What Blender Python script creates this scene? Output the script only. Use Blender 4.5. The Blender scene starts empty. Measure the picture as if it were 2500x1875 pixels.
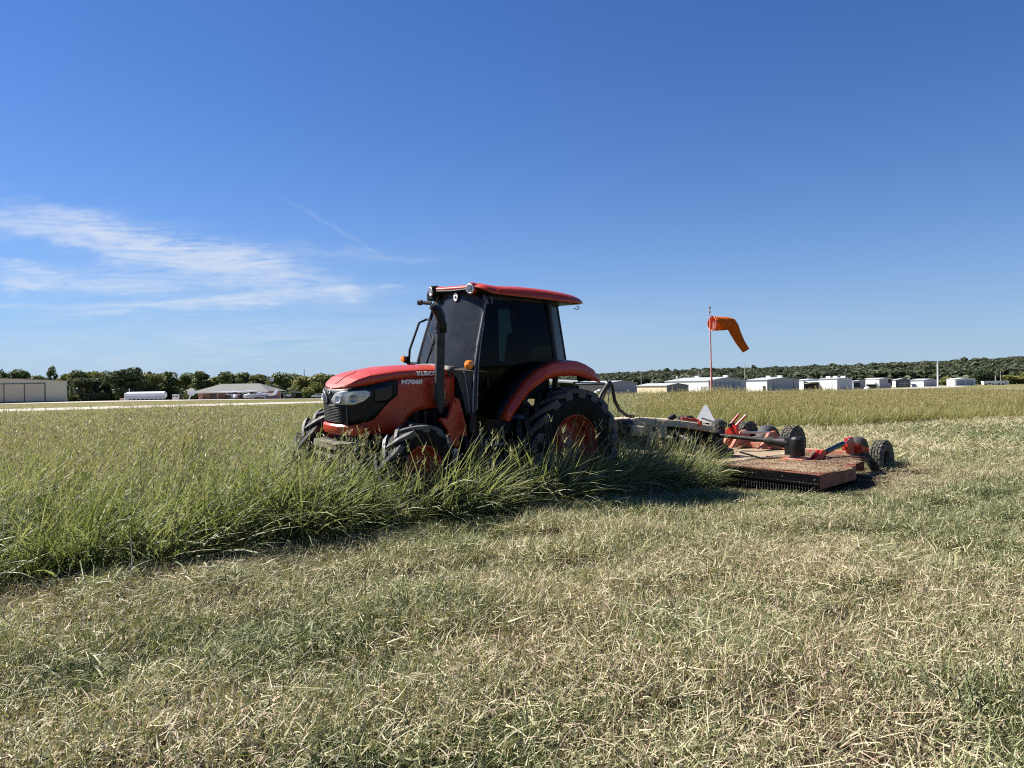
import bpy, math, random
import numpy as np
from mathutils import Vector, Matrix
sc = bpy.context.scene
R = math.radians
PI = math.pi
CAM_H = 1.46
ROLL = 0.0167
# ---------------------------------------------------------------- camera
cam = bpy.data.cameras.new('camera'); cam_o = bpy.data.objects.new('camera', cam)
sc.collection.objects.link(cam_o); sc.camera = cam_o
cam.sensor_width = 36; cam.lens = 36 * 1850 / 2500
cam.clip_start = .05; cam.clip_end = 9000
cam_o.location = (0, 0, CAM_H)
cam_o.rotation_mode = 'XYZ'
cam_o.matrix_world = Matrix.Translation((0, 0, CAM_H)) @ Matrix.Rotation(R(90), 4, 'X') @ Matrix.Rotation(-ROLL, 4, 'Z')
# ---------------------------------------------------------------- sun and sky
SUN_EL = R(48)
SUN_DIR = Vector((-.925 * math.cos(SUN_EL), .38 * math.cos(SUN_EL), math.sin(SUN_EL)))
sun = bpy.data.lights.new('sun', 'SUN'); sun.energy = 5.0; sun.angle = R(.53); sun.color = (1, .95, .87)
sun_o = bpy.data.objects.new('sun', sun); sc.collection.objects.link(sun_o)
sun_o.rotation_euler = SUN_DIR.to_track_quat('Z', 'Y').to_euler()
sc.view_settings.view_transform = 'Standard'; sc.view_settings.look = 'None'
sc.view_settings.gamma = 1; sc.view_settings.exposure = 1.20
sc.cycles.use_denoising = False; sc.cycles.filter_width = 1.1; sc.cycles.max_bounces = 7; sc.cycles.transparent_max_bounces = 12; sc.cycles.sample_clamp_indirect = 4

def nd(nt, typ, **kw):
    n = nt.nodes.new(typ)
    for k, v in kw.items():
        if k == 'op': n.operation = v
        elif k == 'ins':
            for i, x in v.items(): n.inputs[i].default_value = x
        else: setattr(n, k, v)
    return n
def M_(nt, op, a, b=None, c=None, clamp=False):
    n = nt.nodes.new('ShaderNodeMath'); n.operation = op; n.use_clamp = clamp
    for i, x in enumerate((a, b, c)):
        if x is None: continue
        if isinstance(x, (int, float)): n.inputs[i].default_value = x
        else: nt.links.new(x, n.inputs[i])
    return n.outputs[0]
def mixc(nt, fac, a, b, mode='MIX'):
    n = nt.nodes.new('ShaderNodeMix'); n.data_type = 'RGBA'; n.blend_type = mode
    for i, x in ((0, fac), (6, a), (7, b)):
        if isinstance(x, (int, float)): n.inputs[i].default_value = x
        elif isinstance(x, tuple): n.inputs[i].default_value = (*x[:3], 1)
        else: nt.links.new(x, n.inputs[i])
    return n.outputs[2]
def noise(nt, vec, scale, detail=3, rough=.55, out=0, dist=0):
    n = nt.nodes.new('ShaderNodeTexNoise'); n.inputs['Scale'].default_value = scale
    n.inputs['Detail'].default_value = detail; n.inputs['Roughness'].default_value = rough; n.inputs['Distortion'].default_value = dist
    if vec is not None: nt.links.new(vec, n.inputs['Vector'])
    return n.outputs[out]
def ramp(nt, fac, stops):
    n = nt.nodes.new('ShaderNodeValToRGB'); e = n.color_ramp.elements
    while len(e) < len(stops): e.new(.5)
    for i, (p, c) in enumerate(stops):
        e[i].position = p; e[i].color = (*c, 1) if isinstance(c, tuple) else (c, c, c, 1)
    nt.links.new(fac, n.inputs[0]); return n.outputs[0]

world = bpy.data.worlds.new('World'); sc.world = world; world.use_nodes = True
wt = world.node_tree; wt.nodes.clear()
wo = wt.nodes.new('ShaderNodeOutputWorld'); bg = wt.nodes.new('ShaderNodeBackground')
bg.inputs['Strength'].default_value = .05
sky = wt.nodes.new('ShaderNodeTexSky'); sky.sky_type = 'NISHITA'; sky.sun_disc = False
sky.sun_elevation = SUN_EL; sky.sun_rotation = math.atan2(SUN_DIR.x, SUN_DIR.y)
sky.altitude = 200; sky.air_density = 1.0; sky.dust_density = .15; sky.ozone_density = 3.5
hsv = nd(wt, 'ShaderNodeHueSaturation'); hsv.inputs['Saturation'].default_value = 1.08; hsv.inputs['Value'].default_value = 1.0
wt.links.new(sky.outputs[0], hsv.inputs['Color'])
tc = wt.nodes.new('ShaderNodeTexCoord'); sep = wt.nodes.new('ShaderNodeSeparateXYZ')
wt.links.new(tc.outputs['Generated'], sep.inputs[0])
yy = M_(wt, 'MAXIMUM', sep.outputs[1], .05)
U = M_(wt, 'DIVIDE', sep.outputs[0], yy); V = M_(wt, 'DIVIDE', sep.outputs[2], yy)
cmb = wt.nodes.new('ShaderNodeCombineXYZ'); wt.links.new(U, cmb.inputs[0]); wt.links.new(M_(wt, 'MULTIPLY', V, 2.6), cmb.inputs[1])
w1 = wt.nodes.new('ShaderNodeSeparateXYZ'); wt.links.new(noise(wt, cmb.outputs[0], 5.5, 5, .6, 1), w1.inputs[0])
w2 = wt.nodes.new('ShaderNodeSeparateXYZ'); wt.links.new(noise(wt, cmb.outputs[0], 22, 5, .6, 1), w2.inputs[0])
def jit(base, a, b, k1, k2):
    t = M_(wt, 'MULTIPLY_ADD', M_(wt, 'SUBTRACT', a, .5), k1, base)
    return M_(wt, 'MULTIPLY_ADD', M_(wt, 'SUBTRACT', b, .5), k2, t)
Uj = jit(U, w1.outputs[0], w2.outputs[0], .12, .06); Vj = jit(V, w1.outputs[1], w2.outputs[1], .030, .030)
def cloud(px, py, a, b, ang, amp):
    yh = 937.5 - (px - 1250) * .0167
    cu = (px - 1250) / 1850; cv = (yh - py) / 1850
    du = M_(wt, 'SUBTRACT', Uj, cu); dv = M_(wt, 'SUBTRACT', Vj, cv)
    c, s = math.cos(R(ang)), math.sin(R(ang))
    p = M_(wt, 'ADD', M_(wt, 'MULTIPLY', du, c * 1850 / a), M_(wt, 'MULTIPLY', dv, -s * 1850 / a))
    q = M_(wt, 'ADD', M_(wt, 'MULTIPLY', du, s * 1850 / b), M_(wt, 'MULTIPLY', dv, c * 1850 / b))
    r2 = M_(wt, 'ADD', M_(wt, 'MULTIPLY', p, p), M_(wt, 'MULTIPLY', q, q))
    return M_(wt, 'MULTIPLY', M_(wt, 'EXPONENT', M_(wt, 'MULTIPLY', r2, -1.0)), amp)
acc = None
for args in [(120, 560, 260, 26, 9, 1.1), (330, 585, 260, 26, 16, .9), (450, 610, 260, 40, 10, 1.1), (600, 655, 110, 36, 6, 1.2), (250, 690, 260, 24, 6, .75), (360, 665, 120, 40, 5, .5),
             (490, 745, 300, 13, -3, 1.0), (670, 722, 80, 20, -16, .7), (815, 712, 62, 26, 6, 1.2), (40, 690, 70, 20, 3, .9), (900, 705, 90, 9, 0, .35),
             (40, 645, 110, 12, 12, .6), (860, 615, 200, 13, 8, .22), (1060, 642, 80, 6, 4, .08), (120, 745, 300, 9, 1, .45), (600, 830, 900, 60, -2, .30), (160, 520, 60, 12, 20, .3)]:
    c = cloud(*args); acc = c if acc is None else M_(wt, 'ADD', acc, c)
cn = wt.nodes.new('ShaderNodeMapping'); wt.links.new(cmb.outputs[0], cn.inputs[0]); cn.inputs['Scale'].default_value = (.8, 2.8, 1); cn.inputs['Rotation'].default_value = (0, 0, R(22))
wisp = noise(wt, cn.outputs[0], 10, 10, .60, 0, 1.4)
cl = M_(wt, 'MULTIPLY', acc, M_(wt, 'MULTIPLY_ADD', wisp, 3.2, -.95, clamp=False))
cl = M_(wt, 'SUBTRACT', 1.0, M_(wt, 'EXPONENT', M_(wt, 'MULTIPLY', M_(wt, 'MAXIMUM', cl, 0), -1.05))); cl = M_(wt, 'MULTIPLY', cl, .78)
# contrail
ax_, ay_ = (700 - 1250) / 1850, (946 - 480) / 1850; bx_, by_ = (975 - 1250) / 1850, (942 - 645) / 1850
L_ = math.hypot(bx_ - ax_, by_ - ay_); dx_, dy_ = (bx_ - ax_) / L_, (by_ - ay_) / L_
U2 = jit(U, w1.outputs[0], w2.outputs[0], .03, .008); V2 = jit(V, w1.outputs[1], w2.outputs[1], .012, .008)
du = M_(wt, 'SUBTRACT', U2, ax_); dv = M_(wt, 'SUBTRACT', V2, ay_)
al = M_(wt, 'DIVIDE', M_(wt, 'ADD', M_(wt, 'MULTIPLY', du, dx_), M_(wt, 'MULTIPLY', dv, dy_)), L_)
pe = M_(wt, 'ADD', M_(wt, 'MULTIPLY', du, -dy_), M_(wt, 'MULTIPLY', dv, dx_))
g1 = M_(wt, 'EXPONENT', M_(wt, 'MULTIPLY', M_(wt, 'POWER', M_(wt, 'DIVIDE', M_(wt, 'ABSOLUTE', pe), .0022), 2), -1))
g2 = M_(wt, 'EXPONENT', M_(wt, 'MULTIPLY', M_(wt, 'POWER', M_(wt, 'ABSOLUTE', M_(wt, 'MULTIPLY_ADD', al, 2, -1)), 4), -1.6))
tr_ = M_(wt, 'MULTIPLY', M_(wt, 'MULTIPLY', g1, g2), M_(wt, 'MULTIPLY', wisp, .17))
front = M_(wt, 'GREATER_THAN', sep.outputs[1], .06)
cl = M_(wt, 'MULTIPLY', M_(wt, 'ADD', cl, tr_), front, clamp=True)
el_ = M_(wt, 'MAXIMUM', sep.outputs[2], 0)
hz = M_(wt, 'EXPONENT', M_(wt, 'MULTIPLY', el_, -9.0))
base_sky = mixc(wt, 1.0, hsv.outputs[0], (.475, .69, 1.03), 'MULTIPLY')
base_sky = mixc(wt, M_(wt, 'MULTIPLY', hz, .90), base_sky, (3.85, 5.1, 6.75))
skyc = mixc(wt, cl, base_sky, (7.0, 7.4, 7.9))
wt.links.new(skyc, bg.inputs['Color']); wt.links.new(bg.outputs[0], wo.inputs[0])

# ---------------------------------------------------------------- helpers
rng = np.random.default_rng(7)
random.seed(11)
def at(px, py, D):
    """point at depth D metres seen in the photograph at (px, py)"""
    x = px - 1250; y = py - 937.5; c, s = math.cos(ROLL), math.sin(ROLL)
    u = c * x - s * y; v = s * x + c * y
    return Vector((u / 1850 * D, D, CAM_H - v / 1850 * D))
def sstep(t):
    t = np.clip(t, 0, 1); return t * t * (3 - 2 * t)
RIDGE_AZ = np.array([-60, -40, -34, -12, 6, 14, 22, 28, 34, 50]) ; RIDGE_H = np.array([9, 9, 9, 7, 6.5, 9.5, 11, 12, 15, 18.])
def zf(x, y):
    x = np.asarray(x, float); y = np.asarray(y, float)
    d = np.sqrt(x * x + y * y)
    s = -.012 * (d - 62); z = -np.logaddexp(0, (d - 62) * .1) * .12      # smooth -0.012*(d-62)
    z = z * 1.0
    z = np.where(d > 240, z, z)
    z = -2.65 + np.logaddexp(0, (z + 2.65) * 6) / 6
    z = z + .75 * np.exp(-(((x + 100) ** 2 + (y - 178) ** 2) / 45 ** 2))
    az = np.degrees(np.arctan2(x, y))
    z = z + np.interp(az, RIDGE_AZ, RIDGE_H) * sstep((d - 520) / 400) * np.where(y > 0, 1, .5)
    k = np.exp(-(d / 60) ** 2)
    z = z + k * (.018 * np.sin(x * 2.1 + 1.3 * np.sin(y * 1.7)) + .014 * np.sin(y * 3.1 + x * 1.1) + .01 * np.sin(x * 5.3 - y * 4.1))
    return z
def zs(x, y): return float(zf(x, y))

_mats = {}
def mat(name, col, rough=.5, metal=0, spec=.5, coat=0, var=.0, vscale=8, dirt=None, dirt_amt=0, dirt_scale=5, bump=0, bscale=30, emit=None):
    if name in _mats: return _mats[name]
    m = bpy.data.materials.new(name); m.use_nodes = True; nt = m.node_tree
    b = nt.nodes['Principled BSDF']
    b.inputs['Roughness'].default_value = rough; b.inputs['Metallic'].default_value = metal
    b.inputs['Specular IOR Level'].default_value = spec
    b.inputs['Coat Weight'].default_value = coat; b.inputs['Coat Roughness'].default_value = .12
    b.inputs['Base Color'].default_value = (*col, 1)
    g = nt.nodes.new('ShaderNodeTexCoord'); v = g.outputs['Object']
    out = None
    if var:
        f = noise(nt, v, vscale, 5, .6)
        out = mixc(nt, f, tuple(c * (1 - var) for c in col), tuple(min(1, c * (1 + var)) for c in col))
    if dirt:
        f = ramp(nt, noise(nt, v, dirt_scale, 8, .7), [(max(0, .62 - dirt_amt * .5), 0.), (min(1, .85 - dirt_amt * .4), 1.)])
        out = mixc(nt, f, out if out is not None else col, dirt)
        rr = M_(nt, 'MULTIPLY_ADD', f, .5, rough, clamp=True); nt.links.new(rr, b.inputs['Roughness'])
    if out is not None: nt.links.new(out, b.inputs['Base Color'])
    if bump:
        bm = nt.nodes.new('ShaderNodeBump'); bm.inputs['Strength'].default_value = bump; bm.inputs['Distance'].default_value = .01
        nt.links.new(noise(nt, v, bscale, 4, .6), bm.inputs['Height']); nt.links.new(bm.outputs[0], b.inputs['Normal'])
    _mats[name] = m; return m

class MB:
    def __init__(s): s.v = []; s.f = []
    def add(s, vs, fs):
        o = len(s.v); s.v += [tuple(p) for p in vs]; s.f += [tuple(o + i for i in f) for f in fs]; return s
    def box(s, c, d, rot=None):
        hx, hy, hz = d[0] / 2, d[1] / 2, d[2] / 2
        vs = [Vector((x, y, z)) for x in (-hx, hx) for y in (-hy, hy) for z in (-hz, hz)]
        if rot is not None: vs = [rot @ p for p in vs]
        vs = [p + Vector(c) for p in vs]
        return s.add(vs, [(0, 1, 3, 2), (4, 6, 7, 5), (0, 4, 5, 1), (2, 3, 7, 6), (0, 2, 6, 4), (1, 5, 7, 3)])
    def prism(s, poly, ext):
        """planar polygon (3-D points) extruded by vector ext"""
        n = len(poly); e = Vector(ext)
        vs = [Vector(p) for p in poly] + [Vector(p) + e for p in poly]
        return s.add(vs, [tuple(range(n))[::-1], tuple(range(n, 2 * n))] + [(i, (i + 1) % n, n + (i + 1) % n, n + i) for i in range(n)])
    def tube(s, pts, r, n=10, cap=True, flat=1.0):
        pts = [Vector(p) for p in pts]; k = len(pts)
        rs = r if isinstance(r, (list, tuple)) else [r] * k
        vs = []; up = Vector((0, 0, 1)); prev = None
        for i, p in enumerate(pts):
            t = (pts[min(i + 1, k - 1)] - pts[max(i - 1, 0)]).normalized()
            if prev is None: a = t.cross(up if abs(t.z) < .95 else Vector((1, 0, 0))).normalized()
            else: a = (prev - t * prev.dot(t)).normalized()
            prev = a; b = t.cross(a)
            for j in range(n):
                th = 2 * PI * j / n
                vs.append(p + (a * math.cos(th) + b * math.sin(th) * flat) * rs[i])
        fs = [(i * n + j, i * n + (j + 1) % n, (i + 1) * n + (j + 1) % n, (i + 1) * n + j) for i in range(k - 1) for j in range(n)]
        if cap: fs += [tuple(range(n))[::-1], tuple(range((k - 1) * n, k * n))]
        return s.add(vs, fs)
    def lathe(s, prof, c=(0, 0, 0), axis='Y', n=48, closed=False):
        """prof: (radius, offset along axis)"""
        vs = []; k = len(prof)
        for i in range(n):
            a = 2 * PI * i / n; ca, sa = math.cos(a), math.sin(a)
            for r, h in prof:
                p = {'Y': (r * ca, h, r * sa), 'Z': (r * ca, r * sa, h), 'X': (h, r * ca, r * sa)}[axis]
                vs.append(Vector(p) + Vector(c))
        fs = []
        for i in range(n):
            j = (i + 1) % n
            for q in range(k if closed else k - 1):
                q2 = (q + 1) % k
                fs.append((i * k + q, i * k + q2, j * k + q2, j * k + q))
        return s.add(vs, fs)
    def grid(s, rows, close=False):
        """rows of equal-length point lists"""
        n = len(rows[0]); vs = [p for r in rows for p in r]
        fs = [(i * n + j, i * n + j + 1, (i + 1) * n + j + 1, (i + 1) * n + j) for i in range(len(rows) - 1) for j in range(n - 1)]
        if close: fs += [(i * n + n - 1, i * n, (i + 1) * n, (i + 1) * n + n - 1) for i in range(len(rows) - 1)]
        return s.add(vs, fs)
    def build(s, name, m, parent=None, smooth=False, bevel=0, thick=0, sub=0, seg=2):
        me = bpy.data.meshes.new(name); me.from_pydata([tuple(p) for p in s.v], [], s.f); me.update()
        if m: me.materials.append(m)
        o = bpy.data.objects.new(name, me); sc.collection.objects.link(o)
        if parent: o.parent = parent
        import bmesh
        b = bmesh.new(); b.from_mesh(me)
        if not thick: bmesh.ops.recalc_face_normals(b, faces=b.faces)
        b.to_mesh(me); b.free()
        if smooth:
            me.polygons.foreach_set('use_smooth', [True] * len(me.polygons))
            try: me.set_sharp_from_angle(angle=R(38))
            except Exception: pass
        if thick:
            md = o.modifiers.new('solid', 'SOLIDIFY'); md.thickness = thick; md.offset = -1
        if sub:
            md = o.modifiers.new('sub', 'SUBSURF'); md.levels = sub; md.render_levels = sub
        if bevel:
            md = o.modifiers.new('bev', 'BEVEL'); md.width = bevel; md.segments = seg; md.limit_method = 'ANGLE'; md.angle_limit = R(35)
            try: md.harden_normals = False
            except Exception: pass
        return o
def tag(o, label=None, cat=None, group=None, kind=None):
    for k, v in (('label', label), ('category', cat), ('group', group), ('kind', kind)):
        if v: o[k] = v
    return o
def empty(name, loc=(0, 0, 0), rz=0, mw=None):
    o = bpy.data.objects.new(name, None); sc.collection.objects.link(o); o.empty_display_size = .2
    if mw is not None: o.matrix_world = mw
    else: o.location = loc; o.rotation_euler = (0, 0, rz)
    return o
def copy_tree(o, parent=None):
    c = o.copy(); sc.collection.objects.link(c)
    if parent: c.parent = parent
    for ch in list(o.children): copy_tree(ch, c)
    return c

# ---------------------------------------------------------------- materials
RED = mat('orange_red_paint', (.44, .038, .012), .38, coat=.2, var=.06, dirt=(.34, .20, .12), dirt_amt=.04, dirt_scale=9)
RED2 = mat('faded_orange_paint', (.42, .05, .022), .5, var=.15, dirt=(.33, .25, .16), dirt_amt=.5, dirt_scale=9)
BLK = mat('black_plastic', (.006, .006, .0065), .5, spec=.3, dirt=(.05, .045, .035), dirt_amt=.05)
BLKG = mat('gloss_black', (.006, .006, .007), .15, coat=.3)
GRY = mat('dusty_grey_paint', (.07, .073, .075), .5, var=.2, dirt=(.16, .14, .11), dirt_amt=.25)
RUB = mat('tyre_rubber', (.005, .005, .005), .7, spec=.2, var=.3, dirt=(.03, .026, .02), dirt_amt=.25, dirt_scale=6, bump=.3)
LUG = mat('dusty_lug_rubber', (.060, .062, .065), .55, var=.3, dirt=(.11, .10, .085), dirt_amt=.4, dirt_scale=7, bump=.3)
RUBF = mat('worn_tyre_rubber', (.022, .022, .022), .75, var=.3, dirt=(.15, .135, .10), dirt_amt=.5, dirt_scale=10, bump=.4)
RIM = mat('orange_rim_paint', (.34, .034, .010), .45, var=.15, dirt=(.2, .13, .08), dirt_amt=.3)
STEEL = mat('bare_steel', (.45, .45, .45), .35, metal=.9, var=.2)
CHROME = mat('lamp_reflector', (.66, .69, .72), .30, metal=.35)
WHT = mat('white_lamp_face', (.85, .87, .88), .12, coat=.6)
AMB = mat('amber_lens', (.85, .24, .02), .2, coat=.6)
DUST = mat('dusty_steel', (.40, .34, .25), .9, var=.3, vscale=14, dirt=(.10, .08, .06), dirt_amt=.15, dirt_scale=8, bump=.5)
DECK = mat('rusty_deck_paint', (.17, .042, .02), .6, var=.3, vscale=5, dirt=(.16, .09, .05), dirt_amt=.3, dirt_scale=7, bump=.3)

def glass_mat(name, tint, trans, rough=.03, gl=.9, dusty=0, dcol=(.25, .26, .26)):
    m = bpy.data.materials.new(name); m.use_nodes = True; nt = m.node_tree; nt.nodes.clear()
    o = nt.nodes.new('ShaderNodeOutputMaterial'); g = nt.nodes.new('ShaderNodeBsdfGlossy'); t = nt.nodes.new('ShaderNodeBsdfTransparent')
    g.inputs['Roughness'].default_value = rough; g.inputs[0].default_value = (gl, gl, gl, 1)
    t.inputs[0].default_value = (*[c * trans for c in tint], 1)
    fr = nt.nodes.new('ShaderNodeFresnel'); fr.inputs[0].default_value = 1.45
    mx = nt.nodes.new('ShaderNodeMixShader'); nt.links.new(fr.outputs[0], mx.inputs[0]); nt.links.new(t.outputs[0], mx.inputs[1]); nt.links.new(g.outputs[0], mx.inputs[2])
    last = mx.outputs[0]
    if dusty:
        d = nt.nodes.new('ShaderNodeBsdfDiffuse'); d.inputs[0].default_value = (*dcol, 1)
        tcx = nt.nodes.new('ShaderNodeTexCoord')
        f = ramp(nt, noise(nt, tcx.outputs['Object'], 3.2, 7, .65), [(.25, dusty * .45), (.75, dusty * 1.35)])
        m2 = nt.nodes.new('ShaderNodeMixShader'); nt.links.new(f, m2.inputs[0]); nt.links.new(last, m2.inputs[1]); nt.links.new(d.outputs[0], m2.inputs[2]); last = m2.outputs[0]
    nt.links.new(last, o.inputs[0]); _mats[name] = m; return m
WS = glass_mat('dusty_windscreen_glass', (.70, .85, .95), .32, dusty=.22, gl=.6, dcol=(.15, .17, .19))
DG = glass_mat('dark_door_glass', (.6, .85, .8), .028, dusty=.006, gl=.22)
QG = glass_mat('green_tinted_glass', (.74, .97, .92), .88, dusty=.05, dcol=(.45, .6, .58))
HG = glass_mat('clear_lamp_lens', (1, 1, 1), .95)

# ================================================================ ground, runway, far land
def ground():
    radii = [0.0, .6, 1.2]
    r = 1.2
    while r < 1380: r *= 1.055 if r > 8 else 1.03; radii.append(r)
    A = 300; mb = MB(); rows = []
    for r in radii[1:]:
        th = np.linspace(0, 2 * PI, A, endpoint=False); x = r * np.sin(th); y = r * np.cos(th); z = zf(x, y)
        rows.append([(x[i], y[i], z[i]) for i in range(A)])
    mb.grid(rows, close=True)
    c = len(mb.v); mb.v.append((0, 0, zs(0, 0))); mb.f += [(c, j, (j + 1) % A) for j in range(A)]
    m = bpy.data.materials.new('field_soil_and_thatch'); m.use_nodes = True; nt = m.node_tree; b = nt.nodes['Principled BSDF']
    b.inputs['Roughness'].default_value = .95; b.inputs['Specular IOR Level'].default_value = .1
    g = nt.nodes.new('ShaderNodeNewGeometry'); P = g.outputs['Position']
    ln = nt.nodes.new('ShaderNodeVectorMath'); ln.operation = 'LENGTH'; nt.links.new(P, ln.inputs[0])
    f1 = noise(nt, P, .9, 6, .6); f2 = noise(nt, P, 18, 6, .75); f3 = noise(nt, P, .035, 5, .6)
    near = mixc(nt, f1, (.020, .019, .010), (.055, .034, .021)); near = mixc(nt, ramp(nt, f2, [(.5, 0.), (.85, 1.)]), near, (.10, .08, .045))
    far = mixc(nt, f3, (.13, .13, .05), (.22, .19, .085)); far = mixc(nt, M_(nt, 'MULTIPLY', f1, .4), far, (.09, .10, .04))
    dd = M_(nt, 'DIVIDE', M_(nt, 'SUBTRACT', ln.outputs['Value'], 18), 25, clamp=True)
    wood = M_(nt, 'DIVIDE', M_(nt, 'SUBTRACT', ln.outputs['Value'], 400), 60, clamp=True)
    col = mixc(nt, wood, mixc(nt, dd, near, far), (.05, .06, .028))
    nt.links.new(col, b.inputs['Base Color'])
    bm = nt.nodes.new('ShaderNodeBump'); bm.inputs['Strength'].default_value = .8; bm.inputs['Distance'].default_value = .03
    nt.links.new(f2, bm.inputs['Height']); nt.links.new(bm.outputs[0], b.inputs['Normal'])
    o = mb.build('ground', m, smooth=False); o.data.polygons.foreach_set('use_smooth', [True] * len(o.data.polygons))
    tag(o, kind='structure')
ground()
CONC = mat('pale_concrete', (.38, .345, .295), .9, var=.18, vscale=.25, dirt=(.30, .26, .21), dirt_amt=.3, dirt_scale=.12)
def strip(name, near, far, h=.03, m=CONC, n=40):
    rows = []
    def along(line, t):
        k = t * (len(line) - 1); i = min(int(k), len(line) - 2); f = k - i
        return (line[i][0] * (1 - f) + line[i + 1][0] * f, line[i][1] * (1 - f) + line[i + 1][1] * f)
    for j in range(7):
        row = []
        for i in range(n + 1):
            a = along(near, i / n); b = along(far, i / n); f = j / 6
            x = a[0] * (1 - f) + b[0] * f; y = a[1] * (1 - f) + b[1] * f
            row.append((x, y, zs(x, y) + h))
        rows.append(row)
    return tag(MB().grid(rows).build(name, m, smooth=True), kind='structure')
strip('runway', [(-140, 17), (-45, 64), (-28, 79), (14, 112), (50, 138), (170, 225)], [(-150, 42), (-60, 90), (-40, 103), (4, 128), (42, 156), (160, 243)])
strip('apron', [(-150, 145), (-92, 152), (-72, 161), (-55, 172), (-30, 186), (-10, 200)], [(-150, 215), (-105, 215), (-80, 225), (-60, 235), (-35, 240), (-10, 245)], h=.05)
strip('taxiway', [(8, 190), (60, 196), (110, 235), (170, 290), (200, 330)], [(0, 204), (52, 210), (105, 250), (160, 304), (190, 345)], h=.05)

# ================================================================ wheels
def wheel(name, parent, c, Rt, rr, w, nl, lugh=.045, side=1, steer=0, rubber=None, rimm=None, tread='ag', lugw=.05):
    """c: centre in the parent's frame, axle along Y; side=+1: outer face towards +Y"""
    e = empty(name, c, steer); e.parent = parent
    Rb = Rt - lugh; hw = w / 2
    prof = [(rr, -hw * .62), (rr + .02, -hw * .80), (rr + (Rb - rr) * .45, -hw * 1.0), (rr + (Rb - rr) * .8, -hw * .97), (Rb - .02, -hw * .84), (Rb, -hw * .55), (Rb + .006, 0),
            (Rb, hw * .55), (Rb - .02, hw * .84), (rr + (Rb - rr) * .8, hw * .97), (rr + (Rb - rr) * .45, hw * 1.0), (rr + .02, hw * .80), (rr, hw * .62)]
    mb = MB().lathe(prof, n=72, closed=True); nf0 = len(mb.f)
    if tread == 'ag':
        for i in range(nl):
            for sg in (-1, 1):
                a0 = 2 * PI * (i + (.5 if sg > 0 else 0)) / nl
                rows = []
                for t in (0, .25, .5, .75, 1.0, 1.22):
                    y = sg * (-.02 + (hw + .02) * min(t, 1.0)); a = a0 + .40 * (.75 / Rt) ** .35 * min(t, 1.06) ** 1.15
                    ro = Rt - .012 * t * t; ri = Rb - .02
                    wd = lugw * (.55 + .55 * t)
                    if t > 1.0: y = sg * (hw * 1.02); ro = Rt - .085 * Rt / .74; ri = Rb - .13 * Rt / .74; wd *= .9
                    da = wd / Rt / 2
                    rows.append([(r * math.cos(q), y + (0 if t <= 1 else (sg * .004 if r == ro else -sg * .03)), r * math.sin(q)) for r, q in ((ri, a - da * 1.25), (ro, a - da), (ro, a + da), (ri, a + da * 1.25))])
                o = len(mb.v); mb.grid(rows)
                n = len(rows) * 4
                mb.f += [(o, o + 1, o + 2, o + 3), (o + n - 1, o + n - 2, o + n - 3, o + n - 4)]
    elif tread == 'block':
        for i in range(nl):
            for k in range(4):
                y0 = -hw * .78 + hw * .40 * k; a = 2 * PI * (i + .5 * (k % 2)) / nl; da = PI / nl * .82
                rows = [[(r * math.cos(a + q * da), y, r * math.sin(a + q * da)) for q in (-1, 0, 1)] for r, y in ((Rb - .01, y0), (Rt, y0 + .012), (Rt, y0 + hw * .36), (Rb - .01, y0 + hw * .38))]
                mb.grid(rows)
    ty = mb.build('tyre', rubber or RUB, e, smooth=True)
    if tread == 'ag':
        ty.data.materials.append(LUG)
        for pi_ in range(nf0, len(ty.data.polygons)): ty.data.polygons[pi_].material_index = 1
    s = side
    rp = [(rr + .005, -hw * .66 * s), (rr + .018, -hw * .70 * s), (rr + .018, -hw * .60 * s), (rr - .03, -hw * .5 * s), (rr - .035, hw * .38 * s), (rr - .008, hw * .5 * s), (rr + .02, hw * .62 * s), (rr + .02, hw * .70 * s), (rr - .004, hw * .70 * s),
          (rr - .022, hw * .5 * s), (rr - .03, hw * .30 * s), (rr - .05, hw * .24 * s), (rr - .055, hw * -.12 * s), (rr * .74, hw * -.20 * s), (rr * .66, hw * -.34 * s), (rr * .40, hw * -.30 * s), (rr * .36, hw * -.05 * s), (rr * .12, hw * .02 * s), (0.001, hw * .02 * s)]
    rim = MB().lathe(rp, n=48)
    rim.build('rim', rimm or RIM, e, smooth=True)
    hb = MB().lathe([(rr * .2, hw * -.02 * s), (rr * .2, hw * .14 * s), (.001, hw * .16 * s)], n=20)
    HBM = mat('hub_steel', (.12, .1, .09), .5, metal=.6, var=.3)
    hb.build('hub', HBM, e, smooth=True)
    if tread == 'ag' and s > 0:
        for i in range(8):
            a = 2 * PI * i / 8; p = (rr * .44 * math.cos(a), 0, rr * .44 * math.sin(a))
            MB().lathe([(.014, hw * -.34 * s), (.014, hw * -.20 * s), (.001, hw * -.19 * s)], c=p, n=6).build('wheel_bolt', HBM, e)
    return e

# ================================================================ tractor
TH = R(40.3); TILT = R(3.5)
hx = Vector((-math.cos(TH), -math.sin(TH), 0)); n0 = Vector((math.sin(TH), -math.cos(TH), 0)); z0 = Vector((0, 0, 1))
ny = n0 * math.cos(TILT) - z0 * math.sin(TILT); nz = z0 * math.cos(TILT) + n0 * math.sin(TILT)
TM = Matrix(((hx.x, ny.x, nz.x, .156), (hx.y, ny.y, nz.y, 10.36), (hx.z, ny.z, nz.z, 0), (0, 0, 0, 1)))
tr = empty('tractor', mw=TM)
tag(tr, 'orange-red farm tractor with dark glass cab standing in tall grass', 'tractor')

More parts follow.
